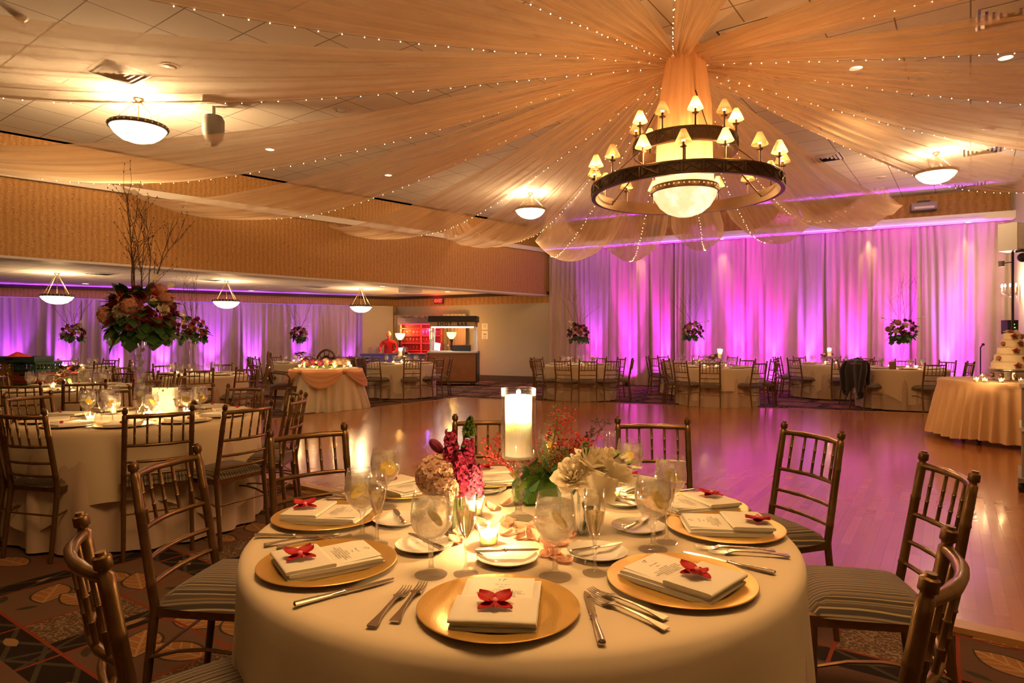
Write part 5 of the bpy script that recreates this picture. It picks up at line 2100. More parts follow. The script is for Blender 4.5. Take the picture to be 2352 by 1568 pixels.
BULB = MB().ball((0, 0, 0), .0050, 6, 4).mesh('bulb', 'bulb_glow', None)
emit('fairy_glow', (1.0, .66, .30), 14)
BULB.materials.clear()
BULB.materials.append(MATS['fairy_glow'])
SW = [(-5, 9.3, 1.5, 1.12, .30), (6.5, 9.7, 1.2, 1.15, .32), (18.5, 10.0, 1.05, .95, .32), (31, 9.8, 1.25, .88, .30), (43, 9.0, 1.7, .80, .22),
      (-21, 9.6, 1.45, 1.10, .12), (-39, 9.9, 1.6, 1.08, .10), (-64, 10.3, 1.75, 1.12, .08), (-86, 10.8, 1.75, 1.12, .06), (-111, 10.6, 1.75, 1.08, .06), (-134, 9.8, 1.7, 1.05, .06), (-151, 9.0, 1.15, 1.0, .06), (-170, 8.6, .8, .95, .1),
      (158, 8.6, 1.2, 1.0, .06), (134, 8.2, 1.35, 1.0, .06), (114, 7.8, 1.35, 1.05, .06), (96, 7.8, 1.3, 1.1, .06), (76, 8.2, 1.35, 1.1, .08)]
SWN = {-5: 'ending in a scallop left of the chandelier', 6.5: 'just left of the chandelier bowl', 18.5: 'straight behind the chandelier', 31: 'right of the chandelier bowl, short scallop', 43: 'with the broad scallop and pointed tip',
       -21: 'veiling the central pendant', -39: 'bellying over the end half of the bulkhead', -64: 'bellying over the middle of the bulkhead', -86: 'under the upper left pendant', -111: 'over the upper left pendant', -134: 'toward the top left corner', -151: 'toward the top edge left of the hub', -170: 'falling nearly straight toward the camera',
       158: 'uppermost of the right-hand fan', 134: 'second from the top of the right-hand fan', 114: 'in the middle of the right-hand fan', 96: 'second from the bottom of the right-hand fan', 76: 'crossing in front of the right pendant'}
for i, (az, L, W, sg, dk) in enumerate(SW):
    me, P_ = swag(az, L, W, sg, i + 1, droopk=dk)
    o = link('ceiling_swag', me)
    tag(o, 'sheer cream ceiling swag ' + SWN[az], 'drapery', 'sheer ceiling swags')
    # fairy lights pinned along one edge
    t = thing('fairy_lights', 'tiny warm fairy lights on the sheer swag ' + SWN[az], 'string lights', tuple(HUB), 0, 'fairy light strings')
    nb_ = 52
    u_ = {-5: .25, 6.5: .5, 18.5: .6, 31: .3, 43: .12}.get(az, .985 if az < 0 else .015)
    pts = [P_(u_, s / 90) - HUB + Vector((0, 0, -.008)) for s in range(2, 88)]
    MB().tube(pts, .0022, 3, cap=False).build('wire', 'clear_wire', t, angle=None)
    r_ = random.Random(i)
    for k in range(nb_):
        s = .03 + .93 * (k + r_.uniform(-.25, .25)) / nb_
        p = P_(u_ + r_.uniform(-.012, .012), s) - HUB + Vector((0, 0, -.014))
        link('bulb', BULB, t, tuple(p))

# ================================================================== CEILING FITTINGS
def at_ceiling(px, py, z):
    return at(px, py, z)


DL = proto('downlight', 'light', [('lens', MB().lathe([(0, -.004), (.075, -.004), (.075, 0)], 20).mesh('lens', 'downlight_glow', None)), ('rim', MB().lathe([(.075, -.006), (.10, -.006), (.104, 0)], 24).mesh('rim', 'white_paint'))])
DLO = proto('downlight', 'light', [('lens', MB().lathe([(0, -.003), (.085, -.003), (.085, 0)], 20).mesh('lens', 'white_plastic', None)), ('rim', MB().lathe([(.085, -.006), (.11, -.006), (.114, 0)], 24).mesh('rim', 'white_paint'))])
for px, py, zc, kd, lab in ((620, 343, ZC, 1, 'lit, seen through the swags right of the upper left pendant'), (892, 402, ZC, 1, 'lit, seen through the swags left of the chandelier'), (783, 253, ZC, 0, 'dimmed, veiled between the upper left swags'), (2310, 132, ZC, 1, 'lit, at the far right among the swags'),
                            (2270, 296, ZC, 0, 'dim, near the right pendant'), (1966, 156, ZC, 1, 'veiled in the right-hand fan'), (1072, 345, ZC, 0, 'veiled, left of the chandelier'), (2025, 407, ZC, 0, 'at the tip of the broad scalloped swag'), (390, 152, ZC, 0, 'shape for the round ceiling speaker beside the square vent'),  # the round ceiling speaker reuses the unlit downlight model
                            (486, 629, ZA, 1, 'in the alcove, over the middle pendant'), (577, 667, ZA, 1, 'in the alcove, right of the middle pendant'), (698, 643, ZA, 1, 'in the alcove, between the middle and right pendants'), (740, 677, ZA, 1, 'in the alcove, left of the right pendant'), (879, 657, ZA, 1, 'in the alcove, right of the right pendant'),
                            (1028, 669, ZA, 1, 'in the alcove, nearest the bulkhead end'), (850, 682, ZA, 1, 'in the alcove corner'), (196, 651, ZA, 1, 'in the alcove, right of the left pendant'), (632, 656, ZA, 0, 'unlit, in the alcove centre')):
    x, y, z = at(px, py, zc)
    (DL if kd else DLO).put((x, y, z - .001), 0, 'round recessed ceiling downlight ' + lab, 'recessed downlights')
    if kd:
        lamp('SPOT', 'downlight_light', (x, y, z - .02), 55 if zc > 3 else 22, (1, .62, .28), .06, target=(x, y, 0), spot=math.radians(95), blend=1.0)


def vent_parts():
    fr = MB()
    S = .30
    parts = []
    def sq(m_, r0, r1, z0, z1):
        m_.add([(-r0, -r0, z0), (r0, -r0, z0), (r0, r0, z0), (-r0, r0, z0), (-r1, -r1, z1), (r1, -r1, z1), (r1, r1, z1), (-r1, r1, z1)],
               [(0, 1, 5, 4), (1, 2, 6, 5), (2, 3, 7, 6), (3, 0, 4, 7)])
    sq(fr, S, S - .02, 0, -.008)
    parts.append(('frame', fr.mesh('frame', 'white_plastic', None)))
    parts.append(('duct', MB().box((0, 0, -.0015), (.55, .55, .002)).mesh('duct', 'black_plastic')))
    for k in range(4):
        m_ = MB()
        r = .255 - k * .062
        sq(m_, r, r - .036, -.004, -.022)
        parts.append(('louvre', m_.mesh('louvre', 'white_plastic', None)))
    return parts


VENT = proto('ceiling_vent', 'vent', vent_parts())
for px, py, zc, lab in ((280, 168, ZC, 'veiled by the swag over the upper left pendant'), (1895, 362, ZC, 'clear of the swags, right of the chandelier'), (2322, 28, ZC, 'cut by the top right corner'), (1718, 78, ZC, 'narrow glimpse above the hub'), (2228, 424, ZC, 'just above the far wallpaper'), (2256, 345, ZC, 'near the right pendant'),
                        (230, 627, ZA, 'in the alcove, beside the giant bouquet'), (487, 641, ZA, 'in the alcove, by the middle pendant'), (727, 657, ZA, 'in the alcove, by the right pendant')):
    x, y, z = at(px, py, zc)
    VENT.put((x, y, z), math.radians(-36), 'square louvred air vent ' + lab, 'ceiling vents')
# smoke detector, exit box, hanging projector
x, y, z = at(48, 39, ZC)
t = thing('smoke_detector', 'round white smoke detector in the top left corner of the ceiling', 'smoke detector', (x, y, z))
MB().lathe([(0, -.05), (.03, -.05), (.045, -.035), (.06, -.02), (.065, 0)], 20).build('housing', 'white_plastic', t)
x, y, z = at(490, 232, ZC)
t = thing('ceiling_camera', 'pale ceiling-hung projector housing poking below the upper left swag', 'projector', (x, y, z))
MB().box((0, 0, -.04), (.34, .34, .08), .6).build('mount_box', 'white_plastic', t)
MB().tube([(0, 0, -.05), (0, 0, -.25)], .03, 10).build('stem', 'white_plastic', t)
MB().lathe([(0, -.62), (.06, -.61), (.12, -.55), (.15, -.45), (.15, -.28), (.12, -.22), (0, -.21)], 22).build('body', 'grey_plastic', t)
MB().lathe([(0, -.655), (.05, -.65), (.055, -.62)], 16).build('lens', 'black_plastic', t)
x, y, z = at(2065, 98, ZC)
t = thing('ceiling_box', 'small beige alarm box on the ceiling, above the right-hand swags', 'alarm', (x, y, z), .5)
MB().box((0, 0, -.05), (.16, .12, .1)).build('housing', 'menu_card', t)
MB().lathe([(0, -.115), (.03, -.11), (.035, -.1)], 14).build('lens', 'white_plastic', t)

# ================================================================== FAR WALL FITTINGS
def wall_pt(px, off):
    """point on the far wall seen in column px, `off` metres in front"""
    k = (px - 1176) / F
    y = 19.9 / (1 + .5 * k)
    P = Vector((k * y, y)) + n * off
    return P


WR = math.atan(-.5)
P = wall_pt(2118, .22)
t = thing('projector', 'pale grey projector mounted on the wallpaper above the far ledge', 'projector', (P.x, P.y, 4.45), WR)
MB().box((0, 0, -.03), (.50, .32, .17)).build('body', 'grey_plastic', t)
MB().box((0, 0, .08), (.24, .22, .06)).build('mount', 'black_plastic', t)
MB().box((0, -.165, -.06), (.40, .01, .05)).build('grille', 'white_plastic', t)
P = wall_pt(1478, .25)
t = thing('wall_speaker', 'small grey speaker high on the wallpaper behind the hanging scallops', 'speaker', (P.x + .3, P.y - .1, 4.35), WR)
MB().box((0, 0, 0), (.3, .25, .4)).build('cabinet', 'grey_plastic', t)
MB().box((0, -.13, 0), (.26, .01, .36)).build('grille', 'black_plastic', t)
# exit sign
P = wall_pt(1010, .06)
t = thing('exit_sign', 'red lit exit sign on the wallpaper strip over the bar', 'sign', (P.x, P.y, 2.60), WR)
MB().box((0, 0, 0), (.34, .05, .20)).build('housing', 'exit_dark', t)
link('lettering', text_mesh('EXIT', .15, 'exit_red', 0, .002, 'lettering', bold=.004), t, (0, -.03, 0), (PI / 2, 0, 0))
lamp('POINT', 'exit_sign_light', (P.x + n.x * .15, P.y + n.y * .15, 2.6), 4, (1, .02, .02), .05)
# notices
P = wall_pt(1114, .012)
for z, hh, body, lab in ((1.73, .20, 'NOTICE', 'upper'), (1.46, .26, '430', 'lower')):
    t = thing('wall_notice', 'small white paper notice on the beige wall right of the shot bar, %s sheet' % lab, 'notice', (P.x, P.y, z), WR)
    MB().box((0, 0, 0), (.22, .006, hh)).build('sheet', 'menu_card', t)
    if lab == 'lower':
        link('lettering', text_mesh('430', .08, 'ink', 0, 0, 'lettering', bold=.002), t, (0, -.0045, .02), (PI / 2, 0, 0))
    q = MB()
    for k in range(3):
        q.box((0, -.004, (-.05 - .03 * k) if lab == 'lower' else (.05 - .04 * k)), (.14 - .02 * k, .002, .008))
    q.build('print_lines', 'ink', t)

# ================================================================== SWEETHEART TABLE
SX, SY = -3.56, 12.1
def sweet(r, z, a):
    return r, z
prof = [(.001, .775), (.45, .775), (.595, .775), (.605, .765), (.61, .74)] + [(.61, .74 - .735 * k / 8) for k in range(1, 9)]


def smod(r, z, a):
    k = max(0, (.76 - z) / .76)
    return r + .055 * k * (1 + sin(a * 24 + sin(a * 5))) + .12 * k, z


o = MB().lathe(prof, 160, (0, 0, 0), mod=smod).build('tablecloth', 'linen', None, (SX, SY, 0), angle=60)
tag(o, 'pleated ivory cloth of the small round sweetheart table before the oval chairs', 'tablecloth')
q = MB()
for k in range(5):
    a0, a1 = -PI * 1.05 + k * 1.256, -PI * 1.05 + (k + 1) * 1.256

    def fest(u, v, a0=a0, a1=a1):
        a = a0 + (a1 - a0) * u
        dip = .30 * sin(PI * u) * v + .03 * v
        r_ = .665 + .14 * sin(PI * u) * v + .012 * sin(v * 22) * sin(PI * u)
        return (r_ * cos(a), r_ * sin(a), .765 - dip)
    m_ = MB().grid(fest, 20, 12)
    q.add(m_.v, m_.f)
    a = a0
    q.ball((.66 * cos(a), .66 * sin(a), .72), .05, 8, 6, sq=(1, 1, .8))
o = q.build('table_swag', 'peach_organza', None, (SX, SY, 0), angle=None)
tag(o, 'peach organza festoon with rosettes round the sweetheart table', 'cloth')
t = thing('flower_garland', 'garland of plum and cream blooms lying on the sweetheart table', 'flowers', (SX, SY, .777))
rr = random.Random(4)
for k in range(15):
    a = -PI * .98 + k * .21
    kd = ['rose_wine', 'rose_wine', 'rose_coral', 'rose_cream', 'hydrangea_pale'][(k * 3) % 5] if k < 10 else 'hydrangea_pale'
    me = POMS[kd] if kd in POMS else ROSES[kd][0]
    link('bloom', me, t, (.40 * cos(a), .33 * sin(a) * .8, .075 + rr.uniform(-.01, .05)), (rr.uniform(-.5, .5), rr.uniform(-.5, .5), 0), (.085 if me in POMS.values() else .06,) * 3)
link('foliage', foliage_mesh(.4, 90, .07, .022, -.05, .1, 3, 'leaf_light', zs=.2), t, (0, -.05, .05))
for k in range(8):
    a = -PI * .95 + k * .40
    votive(SX + .50 * cos(a), SY + .50 * sin(a), .778, 'lit votive along the rim of the sweetheart table, %s from the left' % ORD[k], 'votives on the sweetheart table', 4, light=k % 2 == 1)


def oval_chair(x, y, ang, label):
    t = thing('oval_back_chair', label, 'chair', (x, y, 0), ang - PI / 2, 'carved oval-back chairs')
    def ell(rx, rz, n_=28):
        return [(rx * cos(2 * PI * k / n_), -.24 - .06 * (sin(2 * PI * k / n_) * .5 + .5), .80 + rz * sin(2 * PI * k / n_)) for k in range(n_ + 1)]
    MB().tube(ell(.22, .29), .024, 8, cap=False).build('back_frame', 'carved_wood', t)

    def pad(u, v):
        a = u * 2 * PI
        return (.125 * v * cos(a), -.255 - .03 * (1 - v * v) - .03 * v * sin(a), .79 + .19 * v * sin(a))
    MB().grid(pad, 20, 5).build('back_pad', 'plum_velvet', t, angle=None, solid=.03)
    q = MB()
    for k in range(10):
        a = 2 * PI * k / 10
        q.tube([(.12 * cos(a), -.26, .79 + .18 * sin(a)), (.17 * cos(a + .12), -.265, .8 + .235 * sin(a + .12)), (.21 * cos(a), -.265, .8 + .28 * sin(a))], .009, 5)
    q.build('carved_tracery', 'carved_wood', t)
    MB().prism([(-.25, -.24), (.25, -.24), (.28, .24), (-.28, .24)], .40, .46).build('seat_frame', 'carved_wood', t)
    MB().ball((0, 0, .47), .25, 16, 8, sq=(1, .95, .22)).build('seat_pad', 'plum_velvet', t)
    for sx, sy in ((-1, -1), (1, -1), (-1, 1), (1, 1)):
        MB().tube([(sx * .23, sy * .21, .41), (sx * .26, sy * .23, .28), (sx * .22, sy * .23, .10), (sx * .25, sy * .26, 0)], [.028, .026, .016, .02], 8).build('leg', 'carved_wood', t)
    for sx in (-1, 1):
        MB().tube([(sx * .2, -.25, .72), (sx * .29, -.1, .70), (sx * .30, .06, .68), (sx * .27, .10, .62), (sx * .26, .08, .45)], .016, 7).build('arm', 'carved_wood', t)
    return t


oval_chair(on(650, 11.6), 11.75, math.radians(12), 'carved oval-back armchair left of the sweetheart table, seen nearly edge-on')
oval_chair(on(734, 13.2), 13.3, math.radians(-96), 'carved oval-back armchair behind the sweetheart table, only its arched top showing')

# ================================================================== BAR
cy = 18.3
cx = on(1043, cy)
t = thing('shot_bar_cart', 'wooden rolling shot bar cart with glass case and dark canopy', 'bar cart', (cx, cy, 0), -.06)
MB().box((0, 0, .53), (1.36, .70, .80)).build('cabinet', 'cart_wood', t)
MB().box((0, 0, .105), (1.40, .74, .05)).build('plinth', 'black_plastic', t)
MB().box((0, 0, .955), (1.42, .76, .05)).build('counter', 'white_paint', t)
for sx in (-.69, .69):
    MB().box((sx, -.0, .53), (.03, .72, .82)).build('side_trim', 'black_plastic', t)
for sx in (-.55, .55):
    for sy in (-.26, .26):
        c_ = MB().lathe([(0, -.018), (.05, -.018), (.055, 0), (.05, .018), (0, .018)], 14, M=Matrix.Translation((sx, sy, .055)) @ Matrix.Rotation(PI / 2, 4, 'Y'))
        c_.build('caster', 'rubber', t)
for sx in (-.63, .63):
    for sy in (-.30, .30):
        MB().box((sx, sy, 1.33), (.035, .035, .70)).build('post', 'acrylic_post', t)
for (c3, d3) in (((0, -.33, 1.30), (1.22, .008, .64)), ((-.66, 0, 1.30), (.008, .6, .64)), ((.66, 0, 1.30), (.008, .6, .64))):
    MB().box(c3, d3).build('glass_pane', 'acrylic', t)
ob = MB().box((0, 0, 1.90), (1.38, .74, .17)).build('canopy', 'black_plastic', t)
sgn = MB().box((0, -.02, 1.75), (1.30, .66, .13)).build('sign_board', 'sign_tan', t)
link('lettering', text_mesh('SHOT  BAR', .135, 'black_plastic', 0, .002, 'lettering', 1.35, .004), sgn, (0, -.355, 1.75), (PI / 2, 0, 0))
MB().tube([(-.6, -.26, 1.665), (.6, -.26, 1.665)], .018, 8).build('light_tube', 'tube_white', t)
lamp('AREA', 'cart_tube_light', (cx, cy - .2, 1.64), 14, (1, .93, .8), .9, target=(cx, cy - .2, .9))
o = MB().box((0, 0, 0), (.16, .012, .22)).build('screen', 'screen_glow')
t2 = thing('tablet', 'small glowing white screen standing inside the shot bar case', 'screen', (cx - .47, cy - .12, 1.11), .35)
o.parent = t2
o.rotation_euler = (-.3, .18, 0)
t2 = thing('ice_box', 'black open-top box standing inside the shot bar case', 'box', (cx + .22, cy, .982))
q = MB()
for a_ in (((-.26, -.15), (.26, -.15)), ((.26, -.15), (.26, .15)), ((.26, .15), (-.26, .15)), ((-.26, .15), (-.26, -.15))):
    wall_strip(q, a_[0], a_[1], 0, .17, .01, 1)
q.box((0, 0, .01), (.5, .3, .02))
q.build('box_wall', 'bin_black', t2)
MB().box((0, -.152, .165), (.54, .014, .012)).build('rim', 'silver', t2)
# counter
by = 19.3
b0, b1 = on(838, by), on(975, by)
t = thing('bar_counter', 'long panelled bar counter glowing blue-violet left of the shot bar', 'bar', ((b0 + b1) / 2, by, 0))
L_ = b1 - b0
MB().box((0, 0, .42), (L_, .6, .82)).build('cabinet', 'bar_paint', t)
MB().box((0, 0, .86), (L_ + .12, .72, .05)).build('countertop', 'purple_black', t)
MB().box((0, -.02, .80), (L_ + .05, .62, .06)).build('cornice', 'bar_paint', t)
for k in range(4):
    q = MB()
    xx = -L_ / 2 + L_ * (k + .5) / 4
    for (dx, dz, w_, h_) in ((0, .28, .38, .03), (0, -.28, .38, .03), (-.18, 0, .03, .56), (.18, 0, .03, .56)):
        q.box((xx + dx, -.31, .42 + dz), (w_, .02, h_))
    q.build('panel', 'bar_paint', t)
lamp('SPOT', 'counter_wash', ((b0 + b1) / 2 - 1.4, by - 1.6, .2), 40, (.35, .12, 1.0), .08, target=((b0 + b1) / 2 - .3, by, .6), spot=1.3, blend=1)
# second low counter with dishes right of it
x0, x1 = on(962, 18.9), on(992, 18.9)
t = thing('service_table', 'low service table with stacked trays between the counter and the cart', 'table', ((x0 + x1) / 2 - .1, 18.6, 0))
MB().box((0, 0, .72), (1.0, .5, .04)).build('tabletop', 'silver', t)
for sx, sy in ((-.46, -.22), (.46, -.22), (-.46, .22), (.46, .22)):
    MB().tube([(sx, sy, 0), (sx, sy, .70)], .02, 8).build('leg', 'silver', t)
# back bar with drape
gy = 20.15
t = thing('back_bar', 'red-lit back bar shelves full of glassware with greenery on top', 'shelf', (on(967, gy), gy, 0))
wd = 1.35
MB().box((0, .2, .45), (wd, .4, .9)).build('cabinet', 'red_cabinet', t)
MB().box((0, .38, 1.45), (wd, .03, 1.1)).build('back_board', 'red_cabinet', t)
for k in range(3):
    MB().box((-wd / 2 + .03 + (wd - .06) * k / 2, .2, 1.35), (.05, .36, .95)).build('upright', 'red_cabinet', t)
for k in range(4):
    MB().box((0, .2, .95 + .24 * k), (wd, .36, .022)).build('shelf_board', 'red_cabinet', t)
MB().box((0, .15, 1.90), (wd + .1, .55, .20)).build('hood', 'purple_black', t)
MB().box((0, -.13, 1.80), (wd, .02, .02)).build('light_strip', 'led_red', t)
link('greenery', foliage_mesh(.5, 110, .09, .025, -.1, .25, 6, 'leaf', zs=.25), t, (0, .1, 2.02), (0, 0, 0), (1.35, .4, 1))
gx, gyy = on(967, gy), gy
lamp('AREA', 'back_bar_light', (gx, gyy - .25, 1.74), 30, (1, .02, .05), 1.1, target=(gx, gyy + .2, 1.1))
lamp('POINT', 'back_bar_light', (gx + .1, gyy - .5, 1.2), 18, (1, .02, .04), .05)
lamp('POINT', 'back_bar_light', (gx + .2, gyy + .1, 1.62), 5, (.3, .2, 1), .03)
BOT = MB().lathe([(0, 0), (.032, 0), (.034, .01), (.034, .13), (.012, .165), (.011, .21), (.014, .212), (0, .213)], 10).mesh('bottle', 'glass_far')
BT = proto('bar_glass', 'glass', [('bowl', MB().lathe([(0, 0), (.025, 0), (.005, .008), (.004, .06), (.025, .08), (.034, .115), (.028, .15)], 10).mesh('bowl', 'glass_far'))])
for k in range(3):
    for i in range(12):
        BT.put((gx - wd / 2 + .10 + i * (wd - .2) / 11, gyy + .15, .962 + .24 * k), 0, 'stemmed glass on the %s shelf of the red back bar, %s from the left' % (['lower', 'middle', 'upper'][k], ORD[i]), 'glasses on the red back bar')
# drape behind the bar, on its own pipe
p_, q_ = Vector((on(897, 21.6), 21.6)), Vector((on(1070, 20.5), 20.42))
curtain('curtain', p_, q_, .05, 2.14, 'tan pipe-and-drape backdrop behind the red-lit bar', amp=.04, seed=77)
for px, zz, gyl, lab in ((919, 1.42, 19.95, 'left of the red shelves'), (1037, 1.45, 19.85, 'seen through the shot bar case')):
    xx = on(px, gyl)
    t = thing('globe_lamp', 'glowing amber bowl lamp on a dark post ' + lab, 'lamp', (xx, gyl, 0))
    MB().lathe([(0, 0), (.12, 0), (.12, .03), (.03, .05), (.022, 1.0), (.05, 1.1), (.03, 1.2), (.06, zz - .12), (0, zz - .12)], 14).build('post', 'bronze_dark', t)
    MB().lathe([(.03, zz - .12), (.07, zz - .10), (.13, zz - .02), (.155, zz + .08), (.14, zz + .09), (0, zz + .06)], 18).build('lamp_bowl', 'globe_glow', t)
    lamp('POINT', 'globe_lamp_light', (xx, gyl - .05, zz + .22), 30, (1, .5, .1), .08)
# pitchers and bits on the counter
for px, lab, mt in ((851, 'clear box at the left end', 'glass_far'), (930, 'silver pitcher beside the bartender', 'silver'), (868, 'small tumbler', 'glass_far')):
    t = thing('bar_vessel', lab + ' on the violet bar counter', 'vessel', (on(px, by), by - .05, .887))
    MB().lathe([(0, 0), (.06, 0), (.065, .1), (.05, .17), (.06, .21), (.055, .21), (.045, .165), (.058, .1), (.05, .01), (0, .01)], 16).build('body', mt, t)
    MB().tube([(.06, 0, .17), (.11, 0, .15), (.10, 0, .07), (.063, 0, .05)], .008, 6).build('handle', mt, t)
# grand-piano-like dark table at the left end of the bar
t = thing('cocktail_table', 'dark table beside the oval chairs, in front of the bar', 'table', (on(800, 17.6), 17.6, 0))
MB().box((0, 0, .80), (1.3, .8, .05)).build('tabletop', 'bin_black', t)
MB().box((0, -.38, .50), (1.26, .02, .55)).build('apron', 'purple_black', t)
for sx in (-.6, .6):
    for sy in (-.33, .33):
        MB().box((sx, sy, .39), (.06, .06, .78)).build('leg', 'bin_black', t)


# ---- bartender -----------------------------------------------------------------
simple('skin', (.62, .30, .20), .5, Subsurface_Weight=.1)
simple('red_shirt', (.50, .02, .02), .75, var=.15, vscale=8)
simple('black_vest', (.02, .015, .02), .8)
simple('grey_hair', (.35, .28, .24), .8)


def skin_body(name, joints, edges, mat, parent, sub=2):
    me = bpy.data.meshes.new(name)
    me.from_pydata([j[0] for j in joints], edges, [])
    me.materials.append(MATS[mat])
    o = bpy.data.objects.new(name, me)
    COL.objects.link(o)
    o.parent = parent
    md = o.modifiers.new('skin', 'SKIN')
    md.use_smooth_shade = True
    for i, j in enumerate(joints):
        v = me.skin_vertices[0].data[i]
        v.radius = j[1]
        v.use_root = i == 0
    s_ = o.modifiers.new('sub', 'SUBSURF')
    s_.levels = s_.render_levels = sub
    return o


py_ = 20.05
t = thing('person', 'balding bartender in a red shirt leaning behind the bar counter', 'person', (on(893, py_), py_, 0), .1)
J = [((0, 0, .86), (.15, .11)), ((0, .0, 1.0), (.155, .11)), ((0, -.04, 1.14), (.17, .12)), ((0, -.08, 1.24), (.13, .10)), ((0, -.11, 1.31), (.052, .052)), ((0, -.13, 1.37), (.052, .052)),
     ((-.19, -.06, 1.22), (.065, .065)), ((-.27, -.10, 1.05), (.052, .052)), ((-.24, -.28, .95), (.042, .042)), ((-.2, -.40, .93), (.034, .034)),
     ((.19, -.06, 1.22), (.065, .065)), ((.27, -.10, 1.05), (.052, .052)), ((.24, -.28, .95), (.042, .042)), ((.2, -.40, .93), (.034, .034)),
     ((-.1, .02, .75), (.1, .1)), ((-.1, .0, .42), (.07, .07)), ((-.1, .03, .06), (.05, .05)), ((-.1, -.1, .04), (.045, .04)), ((.1, .02, .75), (.1, .1)), ((.1, .0, .42), (.07, .07)), ((.1, .03, .06), (.05, .05)), ((.1, -.1, .04), (.045, .04))]
E = [(0, 1), (1, 2), (2, 3), (3, 4), (4, 5), (3, 6), (6, 7), (7, 8), (8, 9), (3, 10), (10, 11), (11, 12), (12, 13), (0, 14), (14, 15), (15, 16), (16, 17), (0, 18), (18, 19), (19, 20), (20, 21)]
skin_body('body', J, E, 'red_shirt', t)
hd = MB().ball((0, -.15, 1.475), .098, 16, 12, sq=(.80, .98, 1.18))
for sx in (-1, 1):
    hd.ball((sx * .080, -.145, 1.47), .022, 8, 6, sq=(.5, .8, 1.3))
hd.ball((0, -.248, 1.462), .015, 8, 6, sq=(.8, 1, 1.4))
h_ = hd.build('head', 'skin', t)
for sx in (-1, 1):
    MB().ball((sx * .03, -.238, 1.492), .009, 8, 6).build('eye', 'black_vest', h_)
MB().ball((0, -.238, 1.418), .02, 8, 5, sq=(1.1, .35, .25)).build('mouth', 'rose_wine', h_)
MB().ball((0, -.115, 1.478), .098, 14, 8, sq=(.86, .95, .8)).build('hair', 'grey_hair', h_)
for sx in (-1, 1):
    wx, wy, wz = sx * .2, -.42, .925
    q = MB().ball((wx, wy - .03, wz), .036, 10, 7, sq=(.95, 1.2, .5))
    for f_ in range(4):
        fx_ = wx + (-.026 + .0175 * f_)
        L2 = .07 - .008 * abs(f_ - 1.4)
        q.tube([(fx_, wy - .06, wz), (fx_ * 1.0, wy - .06 - L2 * .55, wz + .004), (fx_, wy - .06 - L2, wz - .012)], [.0085, .0078, .006], 6)
    q.tube([(wx - sx * .03, wy - .02, wz), (wx - sx * .055, wy - .055, wz), (wx - sx * .05, wy - .08, wz - .005)], [.010, .009, .007], 6)
    q.build('hand', 'skin', t)

# ================================================================== CRATES
for nm_, col_ in (('crate_yellow', (.42, .26, .07)), ('crate_green', (.03, .13, .07)), ('crate_teal', (.05, .16, .14)), ('crate_red', (.46, .07, .03)), ('tray_blue', (.04, .10, .14))):
    simple(nm_, col_, .5)


def crate(x, y, z, rot, mat, label, w_=.52, d_=.36, h_=.145):
    t = thing('glass_crate', label, 'crate', (x, y, z), rot, 'stacked plastic glass crates')
    q = MB()
    q.box((0, 0, .01), (w_, d_, .02))
    for sy in (-1, 1):
        q.box((0, sy * (d_ / 2 - .006), h_ - .018), (w_, .012, .034))
        q.box((0, sy * (d_ / 2 - .006), .028), (w_, .012, .03))
        for k in range(12):
            q.box((-w_ / 2 + .02 + (w_ - .04) * k / 11, sy * (d_ / 2 - .006), h_ / 2), (.014, .010, h_ - .04))
        q.box((0, sy * (d_ / 2 - .006), h_ / 2 + .006), (w_, .010, .012))
    for sx in (-1, 1):
        q.box((sx * (w_ / 2 - .006), 0, h_ - .018), (.012, d_, .034))
        q.box((sx * (w_ / 2 - .006), 0, .028), (.012, d_, .03))
        for k in range(8):
            q.box((sx * (w_ / 2 - .006), -d_ / 2 + .02 + (d_ - .04) * k / 7, h_ / 2), (.010, .014, h_ - .04))
    q.build('lattice_shell', mat, t)
    link('handle_slot', MB().box((0, -d_ / 2 - .001, h_ - .03), (.10, .004, .022)).mesh('handle_slot', 'black_plastic'), t)
    return t


cyy = 8.6
x1_, x2_ = on(-6, cyy), on(76, cyy)
lev = [1.00, .86, .72, .58, .44, .30, .16, .02]
cols1 = ['crate_yellow', 'crate_yellow', 'crate_yellow', 'crate_green', 'crate_yellow', 'crate_green', 'crate_yellow']
cols2 = ['crate_green', 'crate_red', 'crate_teal', 'crate_green', 'crate_red', 'crate_green', 'crate_green']
for k in range(7):
    z = 1.135 - .145 * (k + 1) - (.02 if False else 0)
    z = .0 + .1455 * (6 - k)
    crate(x1_, cyy, z + .0, .05, cols1[k], '%s plastic glass crate in the left stack at the picture edge, %s from the top' % (cols1[k][6:], ORD[k]))
    crate(x2_, cyy + .05, z + .04 if False else z, -.35 + (.06 if k == 1 else 0), cols2[k], '%s plastic glass crate in the right stack at the picture edge, %s from the top' % (cols2[k][6:], ORD[k]))
t = crate(x2_ - .18, cyy, 7 * .1455, .1, 'tray_blue', 'blue-grey tray lying on top of the crate stacks', .62, .42, .07)
t = thing('red_bundle', 'crumpled red cloth on top of the blue-grey tray', 'cloth', (x2_ - .22, cyy, 7 * .1455 + .022))
rr = random.Random(3)
MB().lathe([(.16, 0), (.15, .03), (.09, .06), (.03, .09), (0, .10)], 16, mod=lambda r, z, a: (r * (1 + .2 * sin(a * 3)), z + .01 * sin(a * 5))).build('fabric', 'red_bundle', t, angle=None)

# ================================================================== CAKE TABLE AND RIGHT EDGE
KX, KY = 6.42, 8.1
prof = [(.001, .80), (.6, .80), (.785, .80), (.80, .795), (.803, .78), (.803, .735), (.80, .725)] + [(.80, .725 - .635 * k / 9) for k in range(1, 10)]


